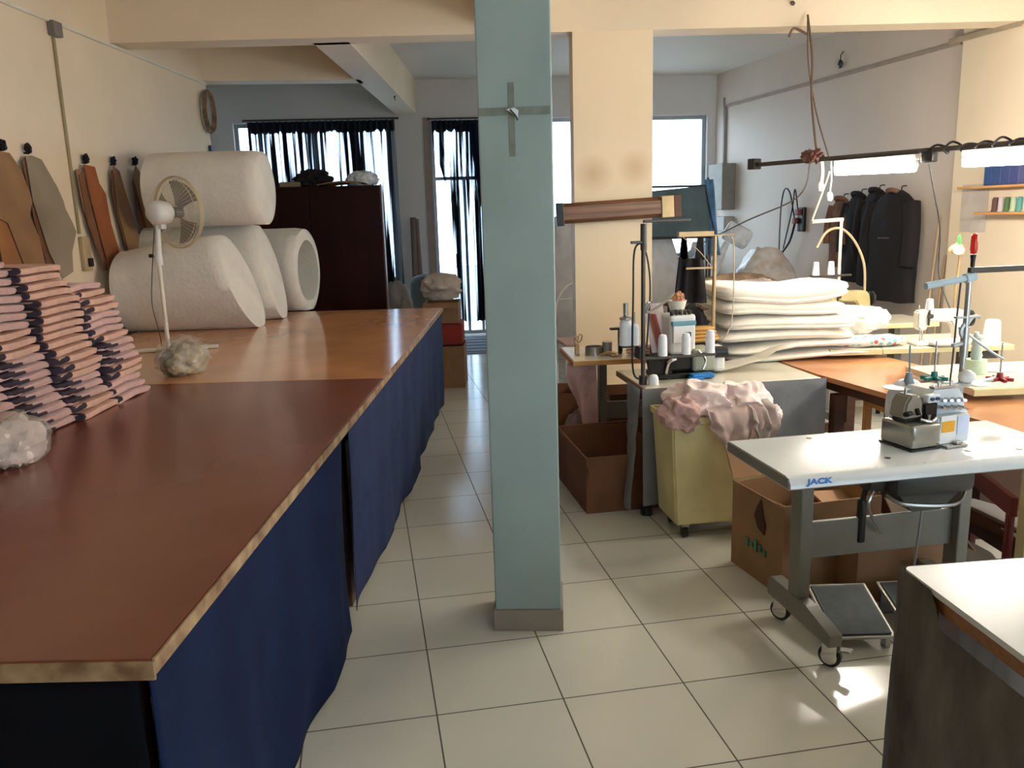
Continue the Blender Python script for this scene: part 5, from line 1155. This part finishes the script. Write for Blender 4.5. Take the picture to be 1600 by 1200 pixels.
bm = NB(); lathe(bm, [(0, 0), (.04, 0), (.048, .01), (.048, .025), (.03, .035), (0, .035)], T(.3005, .11, .1) @ RY(PI/2)); obj('handwheel', bm, BODY, O, smooth=True)
bm = NB(); box(bm, .15, .25, -.02, .015, .0, .01, .004); box(bm, .2, .23, -.015, .01, .0105, .022, .004); obj('foot_lever', bm, STEEL, O)
bm = NB(); rbox(bm, 0, 0, .11, .17, .1, .22, e=2.6); single('dust_cover', bm, POLYW, 'white plastic cover bulging behind the overlock machine head', 'cover', (2.12, 2.925, .781), R(9), smooth=True)

# the upper works of the machine are low: squash them above the cloth plate
for c in O.children_recursive:
    if c.type == 'MESH':
        for v in c.data.vertices:
            if v.co.z > .1: v.co.z = .1 + (v.co.z-.1)*.74
# silver thread stand of the overlock desk
Sx, Sy = 2.345, 2.9
t = thing('thread_stand', 'silver thread stand rising behind the overlock machine', 'thread stand', (Sx, Sy, .781), 0)
PC = mat('pale_grey_plastic', (184, 192, 190), .35, .2)
bm = NB(); cyl(bm, (0, 0, .0), (0, 0, .6), .0115); cyl(bm, (0, 0, .3), (0, 0, .42), .016); obj('pole', bm, STEEL, t, smooth=True)
bm = NB(); box(bm, -.26, .06, -.022, .022, .18, .2, .006); box(bm, -.3, .3, -.012, .012, .184, .196, .003, T(0, 0, -.01) @ RZ(R(20))); obj('spool_platform', bm, PC, t)
bm = NB(); cyl(bm, (-.19, 0, .59), (.02, 0, .618), .0135, seg=12); cyl(bm, (-.02, 0, .612), (.02, 0, .62), .019); obj('top_tube', bm, mat('pale_blue_tube', (176, 198, 206), .35), t, smooth=True)
bm = NB(); box(bm, -.005, .5, -.012, .012, .632, .655, .004); obj('top_arm', bm, DSTEEL, t)
bm = NB(); tube(bm, [(0, 0, .44), (-.02, 0, .4), (.0, 0, .36), (-.06, -.01, .35)], .009, 6, sm=4); tube(bm, [(0, 0, .4), (.05, -.01, .36), (.12, -.02, .31), (.16, -.03, .285)], .005, 6, sm=4); tube(bm, [(0, 0, .42), (.03, 0, .46), (.06, 0, .455)], .007, 6, sm=4); box(bm, -.05, .04, -.01, .01, .455, .464, .003); obj('thread_guide', bm, PC, t, smooth=True)
bm = NB(); tube(bm, [(-.03, .01, .6), (-.035, .01, .45), (-.04, .01, .25), (-.05, .01, .1)], .004, 6, sm=4); obj('feed_thread', bm, mat('dark_thread', (80, 76, 72), .7), t, smooth=True)
for x, y, mm, l in ((-.10, .03, TEAL, 'teal crossed spool holder'), (.245, .08, REDP, 'red crossed spool holder')):
    bm = NB(); z0 = .205 if x < 0 else .17
    for k in range(3): box(bm, -.052, .052, -.008, .008, 0, .016, .004, T(x, y, z0) @ RZ(R(60*k+15)))
    cyl(bm, (x, y, z0), (x, y, z0+.035), .016, .011); hp = obj('spool_holder', bm, mm, t, label=l)
    bm = NB(); cyl(bm, (x, y, z0+.036), (x, y, z0+.16), .0035); obj('spool_pin', bm, CHROME, hp)
bm = NB(); cyl(bm, (-.235, 0, .201), (-.235, 0, .25), .022, .011); cyl(bm, (-.235, 0, .25), (-.24, 0, .36), .0035); obj('cone_holder', bm, mat('grey_cone_plastic', (120, 134, 140), .4), t, smooth=True)
for k, (x, y) in enumerate(((-.30, -.02), (.03, -.05))):
    bm = NB(); lathe(bm, [(0, .0), (.03, .0), (.052, .006), (.052, .009), (.0, .009)], T(x, y, .19)); obj('cone_disc', bm, WHITEP, t, smooth=True)
bm = NB(); lathe(bm, [(0, 0), (.02, .002), (.033, .018), (.03, .038), (.012, .05), (0, .052)], T(.0, -.03, .2)); obj('white_knob', bm, WHITEP, t, smooth=True)
t = thing('screwdriver', 'red-handled screwdriver standing on the silver thread stand', 'screwdriver', (Sx+.008, Sy, 1.437), 0)
bm = NB(); lathe(bm, [(0, .05), (.011, .052), (.014, .07), (.013, .12), (.008, .128), (0, .13)]); obj('handle', bm, REDT, t, smooth=True)
bm = NB(); lathe(bm, [(0, 0), (.008, .0), (.009, .03), (.012, .048), (0, .05)]); obj('ferrule', bm, BLACK, t, smooth=True)
t = thing('machine_lamp', 'small glowing gooseneck lamp with a green tip by the white sewing machine', 'lamp', (3.78, 4.78, .801), 0)
bm = NB(); tube(bm, [(0, 0, 0), (-.01, 0, .3), (.0, 0, .52), (-.02, -.01, .585)], .008, 8, sm=6); obj('gooseneck', bm, BRASS, t, smooth=True)
bm = NB(); lathe(bm, [(0, 0), (.02, .01), (.045, -.02), (.05, -.045), (.047, -.045), (.04, -.02), (0, .0)], T(-.02, -.01, .61) @ RX(R(25))); obj('shade', bm, BRASS, t, smooth=True)
bm = NB(); blob(bm, (-.035, -.03, .58), (.033, .03, .028), .02, 1, 1, sub=3); obj('bulb', bm, BULB, t, smooth=True)
bm = NB(); lathe(bm, [(0, 0), (.012, .002), (.013, .05), (0, .066)], T(-.01, 0, .615)); obj('tip', bm, GREENPL, t, smooth=True)
# pale green cone with rings on the white-topped table
t = thing('thread_cone', 'pale green ringed thread cone on the white-topped table at right', 'thread cone', (3.15, 3.8, .801), 0)
bm = NB(); lathe(bm, [(0, 0), (.06, 0), (.052, .07), (0, .07)]); obj('base_cone', bm, THREADG, t, smooth=True)
bm = NB(); lathe(bm, [(0, .07), (.026, .07)]+[(.024+.006*(k % 2), .075+.016*k) for k in range(8)]+[(.02, .2), (0, .2)]); obj('wound_thread', bm, mat('mint_grey_thread', (180, 196, 188), .8), t, smooth=True)
bm = NB(); cyl(bm, (-.01, 0, .2), (-.01, 0, .215), .012); obj('cone_tip', bm, WHITEP, t)
bm = NB(); lathe(bm, [(0, 0), (.1, 0), (.1, .004), (0, .004)]); single('cone_plate', bm, PC, 'pale round plate beside the ringed thread cone', 'plate', (3.30, 3.84, .801), 0, smooth=True)
bm = NB(); box(bm, 0, .17, 0, .05, 0, .05, .006); single('switch_box', bm, DSTEEL, 'dark switch box under the cream edge of the sewing table', 'switch box', (3.74, 4.55, .71), R(-9))

# cartons under the overlock desk
carton('cardboard_box', 0, .5, 0, .42, .42, CARDB, 'torn brown carton with green print left under the overlock desk', (1.725, 3.13, 0), R(6), (('l', 112, .1), ('b', -60, .16), ('r', 60, .15)), sag=.05)
bm = NB()
for k in range(5): box(bm, 0, .004, .12+k*.035, .14+k*.035, .12+.012*(k % 2), .15+.012*(k % 3))
single('printed_mark', bm, mat('green_ink', (70, 128, 96), .8), 'faint green print on the side of the torn carton', 'print', (1.7165, 3.132, .02), R(6))
bm = NB(); prism(bm, [(-.03, 0), (.02, .02), (.05, .07), (.03, .12), (.0, .16), (-.02, .09), (-.04, .05)], 0, .003, Matrix(((0, 0, 1, 0), (1, 0, 0, 0), (0, 1, 0, 0), (0, 0, 0, 1)))); single('torn_hole', bm, mat('torn_dark_card', (70, 44, 30), .95), 'dark torn hole in the side of the brown carton', 'tear', (1.7, 3.3, .24), R(6))
carton('cardboard_box', 0, .5, 0, .36, .26, CARDB, 'low brown carton beneath the middle of the overlock desk', (2.0, 3.02-.02, 0), R(0), (('f', 40, .0001), ('r', 50, .1)))
for k, (x, y, z, rx, ry, rz, sx, sy) in enumerate([(2.05, 3.12, .27, 20, -8, 12, .34, .3), (2.3, 3.2, .3, 14, 18, -8, .32, .28), (2.42, 3.0, .26, -4, 24, 30, .26, .22)]):
    bm = NB(); box(bm, 0, sx, 0, sy, 0, .012, .002); bmesh.ops.transform(bm, matrix=RX(R(rx)) @ RY(R(-ry)), verts=bm.verts)
    single('card_sheet', bm, [CARDB, CARDG, mat('pale_card', (196, 182, 160), .8)][k], ['tan card sheet sticking out of the cartons under the desk crossbar', 'grey-beige card sheet leaning in the low carton under the desk', 'pale card sheet at the right end of the low carton'][k], 'cardboard', (x, y, z), R(rz))
# seat, boards and legs seen under the desk at right
def board(name, pts, z0, z1, m, label, cat):
    bm = NB(); prism(bm, pts, z0, z1); bmesh.ops.bevel(bm, geom=bm.edges[:], offset=.006, segments=2, affect='EDGES'); return single(name, bm, m, label, cat, smooth=True, angle=40)
t = thing('low_bench', 'low dark brown bench with a white top board behind the overlock desk', 'bench', (0, 0, 0), 0)
bm = NB(); prism(bm, [(2.80, 3.40), (2.90, 3.44), (3.06, 3.02), (2.74, 2.93)], .232, .25); bmesh.ops.bevel(bm, geom=bm.edges[:], offset=.006, segments=2, affect='EDGES'); obj('top_board', bm, LAMW, t)
bm = NB(); prism(bm, [(2.81, 3.38), (2.89, 3.42), (3.04, 3.03), (2.755, 2.95)], .125, .2315); obj('frame', bm, mat('dark_brown_frame', (70, 46, 38), .7), t)
for x, y in ((2.84, 3.36), (3.0, 3.05), (2.79, 2.99)):
    bm = NB(); box(bm, x-.015, x+.015, y-.015, y+.015, 0, .1245); obj('leg', bm, MAROON, t)
board('white_tray', [(2.62, 3.38), (2.775, 3.36), (2.775, 3.14), (2.74, 3.06), (2.5, 3.02)], 0, .1, WHITEP, 'white rounded tray on the floor behind the right leg of the overlock desk', 'tray')
bm = NB(); Mx = T(2.83, 3.44, .0) @ RZ(math.atan2(-.5, -.17)); box(bm, 0, .58, -.015, .015, .375, .46, .004, Mx); box(bm, .02, .05, -.014, .014, 0, .3745, .002, Mx); box(bm, .53, .56, -.014, .014, 0, .3745, .002, Mx)
single('maroon_rail', bm, MAROON, 'maroon rail on thin posts sloping across the view above the low white bench board', 'rail')
bm = NB(); lathe(bm, [(0, 0), (.03, 0), (.028, .012), (.014, .018), (.01, .035), (0, .035)]); single('tin_lid', bm, CHROME, 'shiny metal cap on the white top board of the low bench', 'hardware', (2.93, 3.12, .251), 0, smooth=True)
bag('cream_sack', (2.72, 2.84, 0), (.075, .07, .13), mat('cream_sack_cloth', (206, 204, 170), .8), 'cream cloth sack on the floor between the low bench and the cream post', 75, .12)
bm = NB(); box(bm, 0, .035, 0, .05, 0, .7, .004); single('cream_post', bm, LEDGE, 'cream table post standing at the right edge of the photo behind the desk', 'post', (2.622, 2.80, 0), 0)
carton('cardboard_box', 0, .4, 0, .34, .5, mat('dark_backdrop_carton', (84, 58, 44), .85), 'added dark brown backdrop carton under the white-topped table behind the maroon rail', (2.99, 3.5, 0), R(-4))  # carton added as a dark backdrop hiding the brightly lit floor
carton('cardboard_box', 0, .28, 0, .32, .19, CARDB, 'shallow carton with a white board on it beyond the desk crossbar', (2.37, 3.44, 0), R(0))
bm = NB(); box(bm, 0, .3, 0, .34, 0, .015, .003); single('white_board', bm, LAMW, 'white board lying on the shallow carton beyond the desk crossbar', 'board', (2.36, 3.43, .192), 0)

# ---------------------------------------------------------------- near right table
t = thing('white_work_table', 'white-topped table in the lower right corner of the photo', 'table', (1.315, 1.78, 0), R(-4.5))
bm = NB(); pts = []
L_, W_ = 1.25, .9
for cx, cy, a0 in ((.02, -.02, 90), (.02, -W_+.02, 180), (L_-.02, -W_+.02, 270), (L_-.02, -.02, 0)):
    for k in range(5): a_ = R(a0+k*22.5); pts.append((cx+.02*math.cos(a_), cy+.02*math.sin(a_)))
prism(bm, pts, .765, .78); obj('tabletop', bm, LAMW, t)
bm = NB(); box(bm, .015, L_-.015, -W_+.015, -.015, .72, .7645, .003); obj('under_frame', bm, mat('plywood_frame', (148, 104, 66), .65, var=.1, stretch=(1, 6, 20)), t)
for x, y in ((.04, -.1), (L_-.1, -.1), (.04, -W_+.04), (L_-.1, -W_+.04)):
    bm = NB(); box(bm, x, x+.06, y, y+.06, 0, .7195); obj('leg', bm, WOODD, t)
o = cloth_panel((.008, -.0, 0), (.008, -.86, 0), .775, .02, GREYD, 'grey woven cloth hanging down the left side of the near white table', 4, .016, .012, zslope=0, n=7)
for v in o.data.vertices:
    if v.co.z > .55 and v.co.y < -.14: v.co.z -= (v.co.z-.5)*.29*min(1, (-v.co.y-.14)/.03)
o.location = (1.315, 1.78, 0); o.rotation_euler = (0, 0, R(-4.5))
o = cloth_panel((1.1, .006, 0), (.0, .006, 0), .775, .02, GREYD, 'grey woven cloth hanging along the back side of the near white table', 9, .012, .01)
o.location = (1.315, 1.78, 0); o.rotation_euler = (0, 0, R(-4.5))

for k in range(4):
    if not used[k]:
        for c in list(GV[k].children_recursive): bpy.data.objects.remove(c)
        bpy.data.objects.remove(GV[k])
